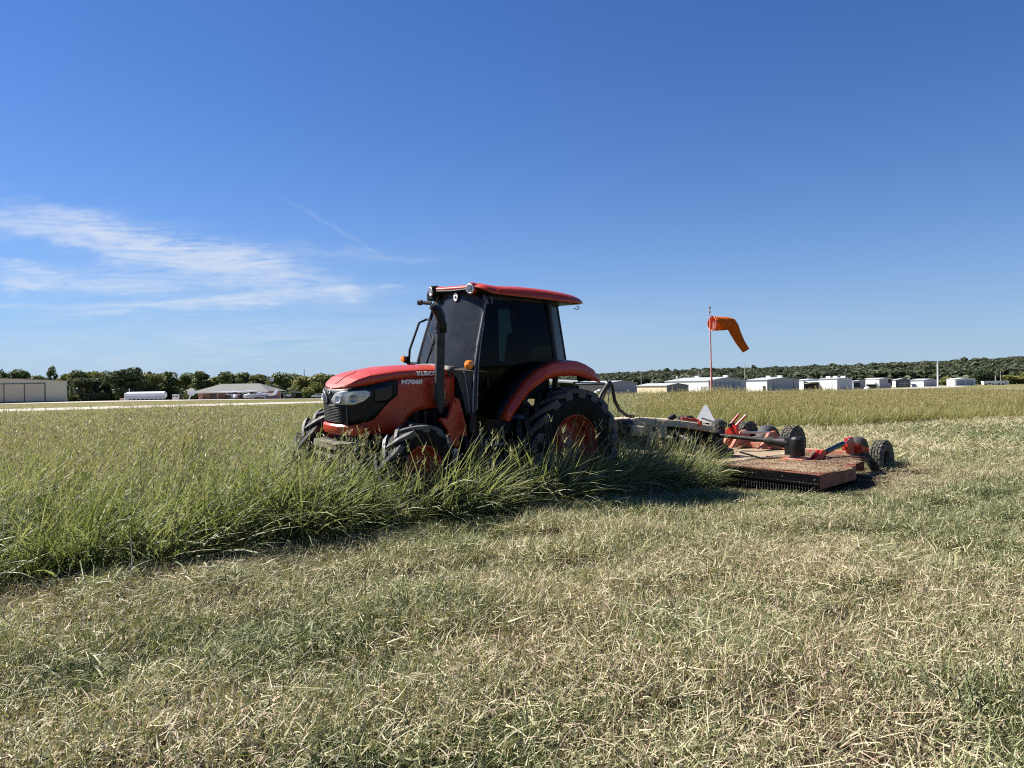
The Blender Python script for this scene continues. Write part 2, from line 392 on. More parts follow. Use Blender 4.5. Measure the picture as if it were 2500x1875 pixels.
# hood plan curve: side (rear) -> front centre
PLAN = [(1.50, .385), (1.8, .388), (2.1, .385), (2.35, .375), (2.55, .36), (2.7, .335), (2.80, .295), (2.86, .24), (2.895, .16), (2.91, .08), (2.915, 0)]
def plan_curve(k=8):
    P = PLAN + [(x, -y) for x, y in PLAN[-2::-1]]
    out = []
    for i in range(len(P) - 1):
        p0 = P[max(i - 1, 0)]; p1 = P[i]; p2 = P[i + 1]; p3 = P[min(i + 2, len(P) - 1)]
        for j in range(k):
            t = j / k
            out.append(tuple(.5 * (2 * p1[a] + (-p0[a] + p2[a]) * t + (2 * p0[a] - 5 * p1[a] + 4 * p2[a] - p3[a]) * t * t + (-p0[a] + 3 * p1[a] - 3 * p2[a] + p3[a]) * t ** 3) for a in (0, 1)))
    out.append(P[-1]); return out
PC = plan_curve()
def normals2(P):
    out = []
    for i in range(len(P)):
        a = P[max(i - 1, 0)]; b = P[min(i + 1, len(P) - 1)]
        dx, dy = b[0] - a[0], b[1] - a[1]; l = math.hypot(dx, dy); out.append((-dy / l * -1, dx / l * -1) if False else (-dy / l, dx / l))
    return out
NC = normals2(PC)
if NC[0][1] < 0: NC = [(-a, -b) for a, b in NC]
zlid = lambda x: float(np.interp(x, [1.4, 1.9, 2.34, 2.63, 2.86, 2.92], [1.61, 1.59, 1.555, 1.50, 1.46, 1.445]))
zsh = lambda x: float(np.interp(x, [1.4, 2.0, 2.29, 2.61, 2.75, 2.85, 2.92], [1.668, 1.668, 1.65, 1.605, 1.56, 1.50, 1.452]))
ztop = lambda x: float(np.interp(x, [1.4, 1.6, 1.97, 2.31, 2.58, 2.74, 2.87, 2.92], [1.70, 1.712, 1.712, 1.69, 1.64, 1.575, 1.49, 1.452]))
zbot = lambda x: float(np.interp(x, [1.4, 1.57, 1.87, 2.0, 2.08, 2.15, 2.22, 2.25, 2.3, 3], [1.225, 1.225, 1.22, 1.205, 1.18, 1.12, 1.02, .96, .95, .945]))
def surf(i, z, off=0.0):
    x, y = PC[i]; nx_, ny_ = NC[i]
    pinch = .0
    if x > 2.3: pinch = .11 * max(0, (1.36 - z)) * (x - 2.3) / .6      # nose leans in slightly low down
    o = off - pinch
    return (x + nx_ * o, y + ny_ * o, z)
NPC = len(PC)
# hood shell (upper lid)
rows = []
for i in range(NPC // 2 + 1):
    x, y = PC[i]; zl, zh, zt = zlid(x), zsh(x), ztop(x)
    w = max(y, .002)
    half = [(w, zl), (w * 1.0, zl + (zh - zl) * .55), (w * .985, zh - .012), (w * .955, zh), (w * .8, zh + (zt - zh) * .35), (w * .5, zh + (zt - zh) * .8), (w * .2, zt - .001)]
    rows.append([(x, yy_, zz_) for yy_, zz_ in half] + [(x, 0, zt)] + [(x, -yy_, zz_) for yy_, zz_ in half[::-1]])
hood = MB().grid(rows).build('hood', RED, tr, smooth=True, thick=.02)
MB().tube([(2.6, 0, 1.632), (2.75, 0, 1.570), (2.86, 0, 1.497)], .006, 6).build('hood_seam', BLK, hood)
# side panels: red skin below the lid
def skin(name, i0, i1, lo, hi, m, off=0., nz_=6, parent=tr, thick=.012, smooth=True):
    rows = []
    for i in range(i0, i1 + 1):
        x, y = PC[i]; s_ = i
        a, b = lo(i), hi(i)
        if b < a + .002: b = a + .002
        rows.append([surf(i, a + (b - a) * j / nz_, off) for j in range(nz_ + 1)])
    return MB().grid(rows).build(name, m, parent, smooth=smooth, thick=thick)
mid = NPC // 2
skin('side_panel', 0, mid, lambda i: zbot(PC[i][0]), lambda i: zlid(PC[i][0]) - .006, RED)
skin('side_panel', mid, NPC - 1, lambda i: zbot(PC[i][0]), lambda i: zlid(PC[i][0]) - .006, RED)
# black nose and grille panel, wrapping round the front
gx = [2.255, 2.29, 2.36, 2.42, 2.50, 2.57, 2.66, 2.76, 2.87, 2.93]
glo = [1.46, 1.38, 1.335, 1.29, 1.20, 1.12, 1.085, 1.068, 1.05, 1.045]
i_s = next(i for i in range(NPC) if PC[i][0] > 2.275)
def g_lo(i):
    return float(np.interp(PC[i][0], gx, glo))
def g_hi(i):
    x = PC[i][0]; return float(np.interp(x, [2.27, 2.285, 2.31, 2.36], [1.50, 1.53, 1.548, 1.552])) if x < 2.36 else zlid(x) - .004
skin('nose_panel', i_s, NPC - 1 - i_s, g_lo, g_hi, BLK, off=.012)
# grille mesh across the front
GRM = mat('grille_mesh', (.016, .017, .016), .6, spec=.3, var=.4, vscale=60, dirt=(.05, .047, .035), dirt_amt=.25)
ig = next(i for i in range(NPC) if PC[i][0] > 2.845)
gr = skin('grille', ig, NPC - 1 - ig, lambda i: 1.07, lambda i: 1.272, GRM, off=.022, nz_=10)
mb = MB()
for k in range(11):
    z = 1.085 + k * .0175
    mb.tube([surf(i, z, .030) for i in range(ig, NPC - ig)], .0018, 4)
mb.build('grille_bars', GRM, gr)
for ii in (ig, NPC - 1 - ig):
    MB().tube([surf(ii, 1.06, .028), surf(ii, 1.27, .028)], .008, 6).build('grille_edge', GRY, gr)
# vent louvre behind the headlight
MB().grid([[surf(i, float(z), .018) for z in np.linspace(max(g_lo(i) + .03, 1.30), g_hi(i) - .035, 6)] for i in range(i_s + 2, i_s + 12)]).build('side_vent', mat('vent_mesh', (.01, .01, .012), .3), tr, smooth=True, thick=.006)
# headlights
def lamp_span(i):
    x = PC[i][0]; y = PC[i][1]
    return x
def headlight(sgn):
    idx = [i for i in range(NPC) if (PC[i][1] * sgn > .045) and PC[i][0] > 2.60]
    if sgn < 0: idx = idx[::-1]
    n = len(idx)
    def lo(k): t = k / (n - 1); return float(np.interp(t, [0, .12, .3, .6, .9, 1], [1.395, 1.325, 1.288, 1.278, 1.278, 1.30]))
    def hi(k): t = k / (n - 1); return float(np.interp(t, [0, .1, .35, .6, .85, 1], [1.418, 1.438, 1.428, 1.418, 1.39, 1.33]))
    hl = MB().grid([[surf(idx[k], lo(k) - .012 + (hi(k) - lo(k) + .024) * j / 4, .017) for j in range(5)] for k in range(n)]).build('headlight', GRY, tr, smooth=True, thick=.006)
    rf = MB().grid([[surf(idx[k], lo(k) + (hi(k) - lo(k)) * j / 6, .0215 + .003 * math.sin(PI * j / 6)) for j in range(7)] for k in range(1, n)]).build('reflector', CHROME, hl, thick=.004)
    MB().grid([[surf(idx[k], lo(k) + (hi(k) - lo(k)) * j / 4, .034) for j in range(5)] for k in range(n)]).build('lens', HG, hl, smooth=True)
    for q in (.34, .70):
        k = int(q * (n - 1)); i = idx[k]; zc = (lo(k) + hi(k)) / 2 - .004
        p = Vector(surf(i, zc, .028)); nn = Vector((NC[i][0], NC[i][1], 0))
        b = MB(); rad = .047 if q < .5 else .042
        a1 = nn.cross(Vector((0, 0, 1)))
        ring = []
        for rr_, hh_ in ((rad, 0), (rad, .014), (rad * .82, .012), (rad * .6, .002), (rad * .3, .006), (.002, .012)):
            ring.append([p + a1 * rr_ * math.cos(2 * PI * t / 20) + Vector((0, 0, 1)) * rr_ * math.sin(2 * PI * t / 20) + nn * hh_ for t in range(20)])
        b.grid(ring, close=True); b.build('lamp_bowl', WHT if q > .5 else STEEL, hl, smooth=True)
headlight(1); headlight(-1)
# round white emblem on the nose
em = MB()
pc_ = Vector(surf(mid, 1.412, .02))
for yc, zc, r_ in ((0, 0, .030),):
    em.prism([pc_ + Vector((0, r_ * math.cos(2 * PI * k / 24), r_ * .85 * math.sin(2 * PI * k / 24))) for k in range(24)], (.006, 0, 0))
emb = em.build('emblem', mat('emblem_white', (.75, .77, .8), .25), tr)
m3 = MB()
for pts in ([(-.012, -.014), (-.012, .014)], [(-.012, 0), (.01, .013)], [(-.008, 0), (.013, -.013)]):
    m3.tube([pc_ + Vector((.008, a, b)) for a, b in pts], .004, 6)
m3.build('emblem_mark', BLK, emb)
# bumper lip
lipi = next(i for i in range(NPC) if PC[i][0] > 2.66)
rows = []
for i in range(lipi, NPC - lipi):
    rows.append([surf(i, z, o_) for z, o_ in ((1.045, .012), (1.05, .03), (1.035, .045), (.98, .05), (.955, .04), (.945, .0))])
MB().grid(rows).build('nose_bumper', RED, tr, smooth=True, thick=.01)
# lettering (same words as on the side of the hood)
def text(s, name, loc, size, m, parent, sx=1.0, bold=.006, shear=0):
    c = bpy.data.curves.new(name, 'FONT'); c.body = s; c.size = size; c.extrude = .0015; c.offset = bold; c.shear = shear
    c.align_x = 'LEFT'; c.resolution_u = 4
    c.materials.append(m); o = bpy.data.objects.new(name, c); sc.collection.objects.link(o); o.parent = parent
    bpy.context.view_layer.update(); me = bpy.data.meshes.new_from_object(o.evaluated_get(bpy.context.evaluated_depsgraph_get()))
    bpy.data.objects.remove(o); o = bpy.data.objects.new(name, me); sc.collection.objects.link(o); o.parent = parent
    o.matrix_local = Matrix.Translation(loc) @ Matrix(((-1, 0, 0, 0), (0, 0, 1, 0), (0, 1, 0, 0), (0, 0, 0, 1))) @ Matrix.Scale(sx, 4, (1, 0, 0))
    return o
LET = mat('letter_silver', (.75, .74, .72), .4)
text('KUBOTA', 'hood_lettering', (2.045, .3945, 1.605), .062, LET, hood, sx=1.38, bold=.0035)
text('M7060', 'side_lettering', (2.25, .3905, 1.508), .066, LET, tr, sx=1.55, bold=.0035)
MB().box((1.78, .3915, 1.525), (.14, .003, .008)).build('side_stripe', LET, tr)
st = MB().box((1.665, .3905, 1.37), (.045, .003, .10)).build('warning_sticker', mat('sticker_yellow', (.65, .45, .06), .5), tr)
MB().box((1.665, .393, 1.375), (.022, .002, .035)).build('sticker_print', BLK, st)
MB().box((1.68, .3905, 1.275), (.13, .003, .010)).build('sticker_bar', mat('sticker_pale', (.5, .42, .35), .5), tr)
MB().box((1.68, .3905, 1.243), (.11, .003, .008)).build('sticker_bar', mat('sticker_pale', (.5, .42, .35), .5), tr)
# engine block and chassis below the hood
eng = MB().box((2.05, 0, 1.02), (1.4, .50, .50)).box((2.2, 0, .72), (1.5, .40, .34)).box((.9, 0, .62), (1.6, .5, .4)).box((.2, 0, .75), (.6, .55, .55)).box((1.65, 0, 1.35), (.5, .66, .5))
eng.build('engine_block', BLK, tr, bevel=.02)
b2 = MB()
for k in range(6): b2.tube([(1.7 + .15 * k, .30, .95 + .05 * (k % 3)), (1.75 + .13 * k, .33, 1.2)], .022, 8)
b2.tube([(1.5, .32, 1.05), (1.8, .36, .95), (2.2, .33, 1.1)], .02, 8)
b2.build('engine_pipes', mat('engine_grey', (.03, .03, .03), .5, metal=.3, var=.4), tr, smooth=True)
# front axle and weight bracket
ax = MB().tube([(2.3, -.66, .52), (2.3, -.2, .55), (2.3, .2, .55), (2.3, .66, .52)], [.09, .12, .12, .09], 12).box((2.3, 0, .62), (.3, .3, .3))
ax.build('front_axle', BLK, tr, smooth=True)
MB().tube([(0, -.7, .71), (0, -.25, .71), (0, .25, .71), (0, .7, .71)], [.11, .17, .17, .11], 12).build('rear_axle', BLK, tr, smooth=True)
wb_ = MB().prism([(2.95, -.18, .885), (3.04, -.15, .88), (3.05, .40, .875), (2.95, .43, .88), (2.6, .34, .885), (2.6, -.18, .885)], (0, 0, -.02))
wb_.box((3.03, .12, .835), (.03, .54, .06)).box((2.9, .38, .79), (.26, .03, .15)).box((2.9, -.14, .79), (.26, .03, .15)).box((2.96, .12, .73), (.14, .5, .04))
wb_.build('front_bracket', mat('dusty_bracket', (.19, .165, .125), .85, var=.35, vscale=14, dirt=(.05, .04, .035), dirt_amt=.4, dirt_scale=8, bump=.4), tr, bevel=.006)
# wheels
wheel('front_wheel', tr, (2.3, .80, .55), .55, .315, .28, 14, .032, 1, R(14), lugw=.085)
wheel('front_wheel', tr, (2.42, -.86, .60), .555, .315, .28, 14, .032, -1, R(14), lugw=.085)
wheel('rear_wheel', tr, (0, .79, .71), .745, .40, .42, 18, .042, 1, lugw=.095)
wheel('rear_wheel', tr, (0, -.79, .71), .745, .40, .42, 18, .042, -1, lugw=.095)
# rear fenders
FA = [(1.17, 1.09), (1.10, 1.22), (.99, 1.36), (.88, 1.48), (.78, 1.57), (.66, 1.655), (.55, 1.71), (.44, 1.75), (.32, 1.77), (.16, 1.78), (0, 1.77), (-.13, 1.735), (-.26, 1.68), (-.34, 1.60), (-.37, 1.53)]
FB = [(1.15, 1.09), (1.06, 1.21), (.95, 1.33), (.84, 1.43), (.73, 1.505), (.61, 1.56), (.50, 1.59), (.40, 1.605), (.30, 1.612), (.17, 1.615), (.03, 1.61), (-.08, 1.59), (-.18, 1.565), (-.28, 1.545), (-.37, 1.525)]
for sg in (1, -1):
    rows = []
    for (x, z), (x2, z2) in zip(FA, FB):
        rows.append([(x2, sg * .975, z2), ((x + x2) / 2 + .004, sg * .985, (z + z2) / 2), (x, sg * .955, z - .004), (x, sg * .93, z + .006), (x, sg * .86, z + .012)])
    f = MB().grid(rows).build('fender', RED, tr, smooth=True, thick=.018)
    MB().grid([[(x - .003, sg * .86, z + .010), (x - .01, sg * .74, z + .004), (x - .02, sg * .57, z - .02)] for x, z in FA]).build('fender_liner', BLK, f, smooth=True, thick=.014)
    if sg == 1:
        MB().prism([(.81, .990, 1.455), (.62, .992, 1.572), (.57, .993, 1.625), (.60, .992, 1.64)], (0, .004, 0)).build('side_reflector', mat('pink_red_reflector', (.85, .12, .08), .3), f)
# ---- cab
CB = {'A0': (1.37, .61, .90), 'A1': (1.37, .605, 1.72), 'A2': (1.17, .515, 2.54), 'C1': (.06, .60, 1.76), 'C2': (.15, .54, 2.51), 'D1': (-.22, .50, 1.78), 'D2': (-.05, .48, 2.52)}
def cp(k, sg=1): x, y, z = CB[k]; return Vector((x, y * sg, z))
fr_m = mat('cab_frame_black', (.009, .009, .010), .5, dirt=(.07, .065, .055), dirt_amt=.2)
for sg in (1, -1):
    MB().tube([cp('A0', sg), cp('A1', sg), Vector((1.315, .580 * sg, 1.97)), Vector((1.235, .55 * sg, 2.27)), cp('A2', sg)], [.030, .028, .026, .026, .028], 8).build('front_pillar', fr_m, tr, smooth=True)
    MB().tube([cp('C1', sg) + Vector((0, 0, -.5)), cp('C1', sg), cp('C2', sg)], [.04, .035, .032], 8).build('rear_pillar', fr_m, tr, smooth=True)
    MB().tube([cp('D1', sg), cp('D2', sg)], .014, 8).build('corner_trim', fr_m, tr, smooth=True)
MB().tube([(-.22, .5, 1.77), (-.24, 0, 1.77), (-.22, -.5, 1.77)], .025, 8).build('rear_sill', fr_m, tr, smooth=True)
# grey strips painting the highlight up the near door post
TG = mat('trim_highlight_grey', (.20, .205, .21), .45, var=.2)
MB().tube([(1.41, .63, 1.10), (1.415, .635, 1.38), (1.395, .63, 1.72), (1.35, .61, 1.92), (1.31, .60, 2.10)], .010, 8).build('post_highlight', TG, tr, smooth=True)
MB().tube([(1.355, .64, 1.20), (1.36, .645, 1.5), (1.345, .635, 1.74), (1.30, .61, 2.0), (1.235, .585, 2.24)], .008, 8).build('post_highlight', TG, tr, smooth=True)
MB().tube([(1.345, .605, 1.95), (1.27, .575, 2.20), (1.215, .55, 2.38), (1.175, .54, 2.52)], .013, 8).build('post_highlight', TG, tr, smooth=True)
# floor pod of the cab and lower door
pod = MB()
side = [(1.46, 1.72), (1.46, .86), (1.05, .80), (1.02, 1.0), (.92, 1.28), (.70, 1.50), (.40, 1.66), (.19, 1.74)]
for sg in (1,):
    pod.prism([(x, -.57, z) for x, z in [(1.34, 1.20), (1.32, .86), (1.05, .80), (.95, 1.15), (.6, 1.3), (-.1, 1.35), (-.1, 1.45), (.6, 1.42), (1.0, 1.2)]], (0, 1.14, 0))
pod.build('cab_floor', BLK, tr)
# windscreen: bowed in plan, arched top
rows = []
for j in range(9):
    t = j / 8; z = 1.30 + (2.575 - 1.30) * t
    half = float(np.interp(z, [1.2, 1.72, 2.0, 2.27, 2.53, 2.62], [.585, .59, .565, .535, .50, .47])); xe = float(np.interp(z, [1.2, 1.72, 2.0, 2.27, 2.53, 2.62], [1.385, 1.38, 1.32, 1.245, 1.175, 1.15]))
    rows.append([(xe + .085 * (1 - (k / 8 - 1) ** 2), half * (k / 8 - 1), z + (.045 * (1 - (k / 8 - 1) ** 2) * t ** 3)) for k in range(17)])
ws = MB().grid(rows).build('windscreen', WS, tr, smooth=True)
MB().prism([Vector((1.285, .07 + .042 * math.cos(2 * PI * k / 20), 2.555 + .052 * math.sin(2 * PI * k / 20))) for k in range(20)], (.004, 0, 0)).build('round_sticker', mat('sticker_white', (.8, .8, .8), .5), ws)
MB().tube([(1.294, .058, 2.545), (1.295, .08, 2.567)], .006, 5).build('sticker_mark', GRY, ws)
w_ = MB().tube([(1.44, -.32, 1.72), (1.42, -.24, 1.92), (1.39, -.20, 2.06)], .008, 6); w_.tube([(1.35, -.42, 2.12), (1.40, -.24, 1.98), (1.44, -.10, 1.80)], .006, 6)
w_.build('wiper', BLK, tr)
MB().grid([[(x + .004, y, z) for x, y, z in r] for r in rows[-1:]] + [[(x + .012, y, z - .05) for x, y, z in rows[-1]]]).build('screen_mask_strip', BLK, ws, smooth=True, thick=.003)  # black strip added to cover a bright band along the screen top
# arched black header over the screen
MB().tube([(1.16, -.52, 2.52), (1.205, -.42, 2.58), (1.23, -.22, 2.615), (1.24, 0, 2.63), (1.23, .22, 2.615), (1.205, .42, 2.58), (1.16, .52, 2.52)], .022, 8).build('screen_header', mat('matt_black', (.008, .008, .008), .9, spec=.1), tr, smooth=True)
for sg in (1, -1):
    # door glass: A post to C post, lower edge follows the fender
    lowx = [1.36, 1.34, 1.20, 1.17, 1.10, .99, .88, .78, .66, .55, .44, .32, .05]; lowz = [.90, .84, .84, 1.12, 1.22, 1.36, 1.48, 1.57, 1.655, 1.71, 1.75, 1.76, 1.76]
    cols = []
    for k in range(25):
        t = k / 24
        xb = 1.36 + (.05 - 1.36) * t
        zb = float(np.interp(-xb, [-q for q in lowx], lowz))
        col = []
        for j in range(9):
            s_ = j / 8
            zt_ = 2.52 - .02 * t
            z = zb + (zt_ - zb) * s_
            xa = float(np.interp(z, [.8, 1.38, 1.72, 1.97, 2.27, 2.53], [1.36, 1.365, 1.36, 1.31, 1.23, 1.165]))
            xc = float(np.interp(z, [.8, 1.76, 2.5], [.05, .06, .15]))
            x = xa + (xc - xa) * t
            y = float(np.interp(z, [.8, 1.3, 1.72, 2.0, 2.27, 2.53], [.60, .612, .605, .585, .553, .515])) + .02 * math.sin(PI * t)
            col.append((x, sg * y, z))
        cols.append(col)
    dg_ = MB().grid(cols).build('door', DG, tr, smooth=True)
    MB().box((1.20, sg * .635, 1.52), (.03, .02, .11)).build('door_handle', BLK, dg_, bevel=.006)
    # lower door panel, black
    MB().grid([[(x, sg * (.595 + .0 * x), z) for z in np.linspace(zb - .02, min(zb + .001 + (1.35 - .84) * max(0, 1), 1.36) if zb < 1.3 else zb + .06, 3)] for x, zb in zip(lowx, lowz)]).build('door_sill', BLK, dg_, thick=.01)
    MB().grid([[Vector(a) + (Vector(b) - Vector(a)) * t for t in (0, .5, 1)] for a, b in ((cp('C1', sg), cp('C2', sg)), (cp('D1', sg), cp('D2', sg)))]).build('quarter_glass', QG, tr, smooth=True)
MB().grid([[(-.22 - .03 * math.cos(t * PI / 2), .50 * t, 1.78), (-.05 - .02 * math.cos(t * PI / 2), .48 * t, 2.52)] for t in np.linspace(-1, 1, 9)]).build('rear_glass', QG, tr, smooth=True)
for sg in (1, -1):
    MB().prism([(1.20, .505 * sg, 2.49), (.12, .53 * sg, 2.475), (-.10, .475 * sg, 2.50), (-.10, .475 * sg, 2.585), (.12, .53 * sg, 2.60), (1.16, .50 * sg, 2.61)], (0, -.03 * sg, 0)).build('door_header', fr_m, tr)
MB().prism([(-.075, -.48, 2.49), (-.075, .48, 2.49), (-.075, .48, 2.59), (-.075, -.48, 2.59)], (.03, 0, 0)).build('rear_header', fr_m, tr)
# interior
it = MB(); it.box((.45, 0, 1.52), (.48, .48, .14)).box((.18, 0, 1.84), (.14, .46, .62), Matrix.Rotation(R(-8), 3, 'Y')).box((.14, 0, 2.22), (.10, .26, .18))
it.build('seat', mat('seat_cloth', (.03, .03, .032), .8), tr, bevel=.04, seg=3)
sw = MB().tube([(1.25, 0, 1.35), (1.0, 0, 1.82)], .05, 10)
ring = [Vector((.98, 0, 1.84)) + Vector((math.sin(.55) * -.0, 0, 0)) + Vector((.19 * math.cos(a) * .88, .19 * math.sin(a), .19 * math.cos(a) * .45)) for a in np.linspace(0, 2 * PI, 25)]
sw.tube(ring, .014, 8, cap=False); sw.tube([(.82, 0, 1.76), (1.14, 0, 1.92)], .012, 6)
sw.build('steering_wheel', BLK, tr, smooth=True)
MB().box((1.22, 0, 1.5), (.18, .8, .42)).build('dashboard', BLK, tr, bevel=.03)
for sg in (1, -1): MB().box((.5, .46 * sg, 1.45), (.8, .18, .3)).build('side_console', BLK, tr, bevel=.03)
# roof
def roofprof(x):
    x = x if x > -.3 else -.3 + (x + .3) * .32 / .27
    top = float(np.interp(x, [-.62, -.55, -.4, -.2, .2, .62, .95, 1.08, 1.20, 1.27, 1.31], [2.592, 2.618, 2.648, 2.682, 2.706, 2.708, 2.694, 2.698, 2.712, 2.70, 2.668]))
    bot = float(np.interp(x, [-.62, -.5, -.1, .48, .95, 1.15, 1.24, 1.31], [2.57, 2.55, 2.548, 2.566, 2.575, 2.585, 2.62, 2.65]))
    w = float(np.interp(x, [-.62, -.58, -.45, -.2, .5, 1.0, 1.18, 1.26, 1.31], [.34, .46, .58, .645, .665, .655, .63, .585, .50]))
    return top, bot, w
xs = [-.57, -.555, -.52, -.46, -.38, -.25, -.1, .1, .35, .62, .85, .95, 1.03, 1.09, 1.15, 1.20, 1.24, 1.28, 1.31]
rows = []
for x in xs:
    t_, b_, w = roofprof(x)
    fr = sstep((x - .95) / .2)           # front: raised brow over the lamps, arch in the middle
    arch = .045 * float(fr)
    half = [(w * .95, b_ + .004), (w * 1.0, b_), (w * 1.015, b_ + (t_ - b_) * .18), (w * .985, b_ + (t_ - b_) * .45), (w * .93, b_ + (t_ - b_) * .72), (w * .86, t_ - .018), (w * .70, t_ + .002), (w * .45, t_ + .004 - arch * .3), (w * .2, t_ + .012 - arch * .45), (0, t_ + .014 - arch * .5)]
    rows.append([(x, a, b) for a, b in half] + [(x, -a, b) for a, b in half[-2::-1]])
roof = MB().grid(rows).build('roof', RED, tr, smooth=True, thick=.02)
capf = []
MB().prism([(xs[-1] - .01, a[1], a[2]) for a in rows[-1]], (.004, 0, 0)).build('roof_front', RED, roof)
und = []
for x in xs[::2]:
    t_, b_, w = roofprof(x); und.append([(x, -w * .93, b_ - .008), (x, 0, b_ - .02), (x, w * .93, b_ - .008)])
MB().grid(und).build('roof_lining', BLK, roof, thick=.03)
# ridge lines pressed into the roof side
MB().tube([(1.14, .635, 2.60), (1.06, .648, 2.635), (.95, .652, 2.648), (.5, .648, 2.655), (.0, .635, 2.632), (-.25, .61, 2.608)], .007, 8).build('roof_rib', RED, roof, smooth=True)
# roof lamps: round faces turned slightly outwards
for sg in (1, -1):
    c = Vector((1.295, sg * .405, 2.645)); rt = Matrix.Rotation(R(14 * sg), 3, 'Z') @ Matrix.Rotation(R(8), 3, 'Y')
    def lam(prof, nm, m, par, n=24):
        b = MB().lathe(prof, axis='X', n=n); b.v = [tuple(rt @ Vector(p) + c) for p in b.v]; return b.build(nm, m, par, smooth=True)
    lam([(.001, -.10), (.045, -.10), (.068, -.05), (.072, .02), (.066, .035)], 'lamp_housing', BLK if sg < 0 else RED, tr)
    l = lam([(.062, .0), (.062, .036), (.052, .044), (.036, .028), (.001, .022)], 'roof_lamp', WHT, tr)
    lam([(.024, .03), (.024, .044), (.001, .046)], 'lamp_bulb', STEEL, l, 16)
MB().box((1.26, -.46, 2.585), (.10, .16, .12)).build('lamp_bracket', BLK, tr, bevel=.02)
# brackets and mirror arms
fb = MB().tube([(1.22, -.55, 2.50), (1.30, -.66, 2.51)], .026, 8).tube([(1.30, -.66, 2.51), (1.33, -.70, 2.51)], .038, 10)
fb.build('roof_side_arm', GRY, tr, smooth=True)
MB().tube([(1.26, -.34, 2.57), (1.22, -.52, 2.44)], .018, 8).build('roof_bracket', GRY, tr, smooth=True)
MB().tube([(1.19, .52, 2.56), (1.22, .60, 2.51), (1.21, .61, 2.46)], .018, 8).build('roof_bracket', GRY, tr, smooth=True)
MB().tube([(1.13, .58, 2.55), (1.13, .60, 2.46)], .012, 8).build('roof_bracket', GRY, tr, smooth=True)
mr = MB().tube([(1.22, -.56, 2.28), (1.12, -.80, 2.30), (1.21, -.85, 2.25), (1.35, -.85, 1.89), (1.36, -.85, 1.71), (1.36, -.85, 1.66)], .016, 8).tube([(1.36, -.58, 1.71), (1.36, -.88, 1.71)], .02, 8)
mr.box((1.38, -.87, 1.755), (.05, .06, .09)).build('mirror_arm', BLK, tr, smooth=False)
MB().lathe([(.001, -.035), (.03, -.03), (.042, -.01), (.042, .015), (.001, .02)], c=(1.41, -.915, 1.765), axis='X', n=16).build('indicator_lamp', AMB, tr, smooth=True)
il = MB().lathe([(.05, -.03), (.058, .0), (.05, .03), (.02, .045), (.001, .047)], c=(1.46, .60, 1.732), axis='X', n=20).build('indicator_lamp', AMB, tr, smooth=True)
MB().tube([(1.40, .63, 1.70), (1.44, .60, 1.71)], .035, 8).build('indicator_stalk', BLK, tr)
# cowl between hood and screen
COW = mat('cowl_grey', (.035, .037, .038), .5, dirt=(.10, .095, .08), dirt_amt=.5)
MB().prism([(1.60, .40, 1.67), (1.53, .46, 1.58), (1.47, .50, 1.38), (1.43, .53, 1.14), (1.36, .60, 1.10), (1.36, .60, 1.66), (1.42, .50, 1.70)], (-.03, 0, .0)).build('cowl', COW, tr)
rows = []
for sg_y in np.linspace(-1, 1, 13):
    y = .44 * sg_y; rows.append([(1.48, y * .9, 1.72 - .02 * sg_y * sg_y), (1.58, y * .95, 1.728 - .03 * sg_y ** 2), (1.62, y * .97, 1.70 - .04 * sg_y ** 2), (1.60, y, 1.62 - .04 * sg_y ** 2)])
MB().grid(rows).build('cowl_lip', COW, tr, smooth=True, thick=.01)
MB().tube([(1.47, .52, 1.66), (1.44, .56, 1.40), (1.42, .58, 1.14)], .008, 6).build('cowl_seam', TG, tr)
# exhaust stack on the near side
EX = mat('stack_steel', (.05, .052, .055), .55, metal=.2, var=.35, vscale=10, dirt=(.03, .03, .03), dirt_amt=.4)
ex = MB().tube([(1.78, .50, 1.18), (1.80, .505, 1.30), (1.81, .51, 1.40), (1.81, .51, 2.10)], [.028, .050, .056, .054], 20)
s_ = ex.build('exhaust_stack', EX, tr, smooth=True)
MB().tube([(1.81, .51, 2.105), (1.81, .51, 2.125)], .066, 20).build('stack_clamp', STEEL if False else EX, s_, smooth=True)
pts = [(1.81, .51, 2.12), (1.81, .51, 2.22), (1.82, .505, 2.30), (1.855, .495, 2.36), (1.91, .48, 2.41)]
MB().tube(pts, [.057, .057, .06, .058, .05], 18, cap=False).build('stack_elbow', EX, s_, smooth=True, thick=.005)
for z_ in (1.3, 1.55): MB().box((1.76, .44, z_), (.02, .12, .05)).build('stack_bracket', BLK, s_)
sh = []
for z in (2.10, 2.2, 2.28, 2.34, 2.385):
    k_ = max(0, z - 2.22) * 1.3
    sh.append([(1.81 + k_ * .6 + .073 * math.cos(a), .51 + .073 * math.sin(a), z) for a in np.linspace(R(50), R(240), 12)])
MB().grid(sh).build('heat_shield', BLK, s_, smooth=True, thick=.004)
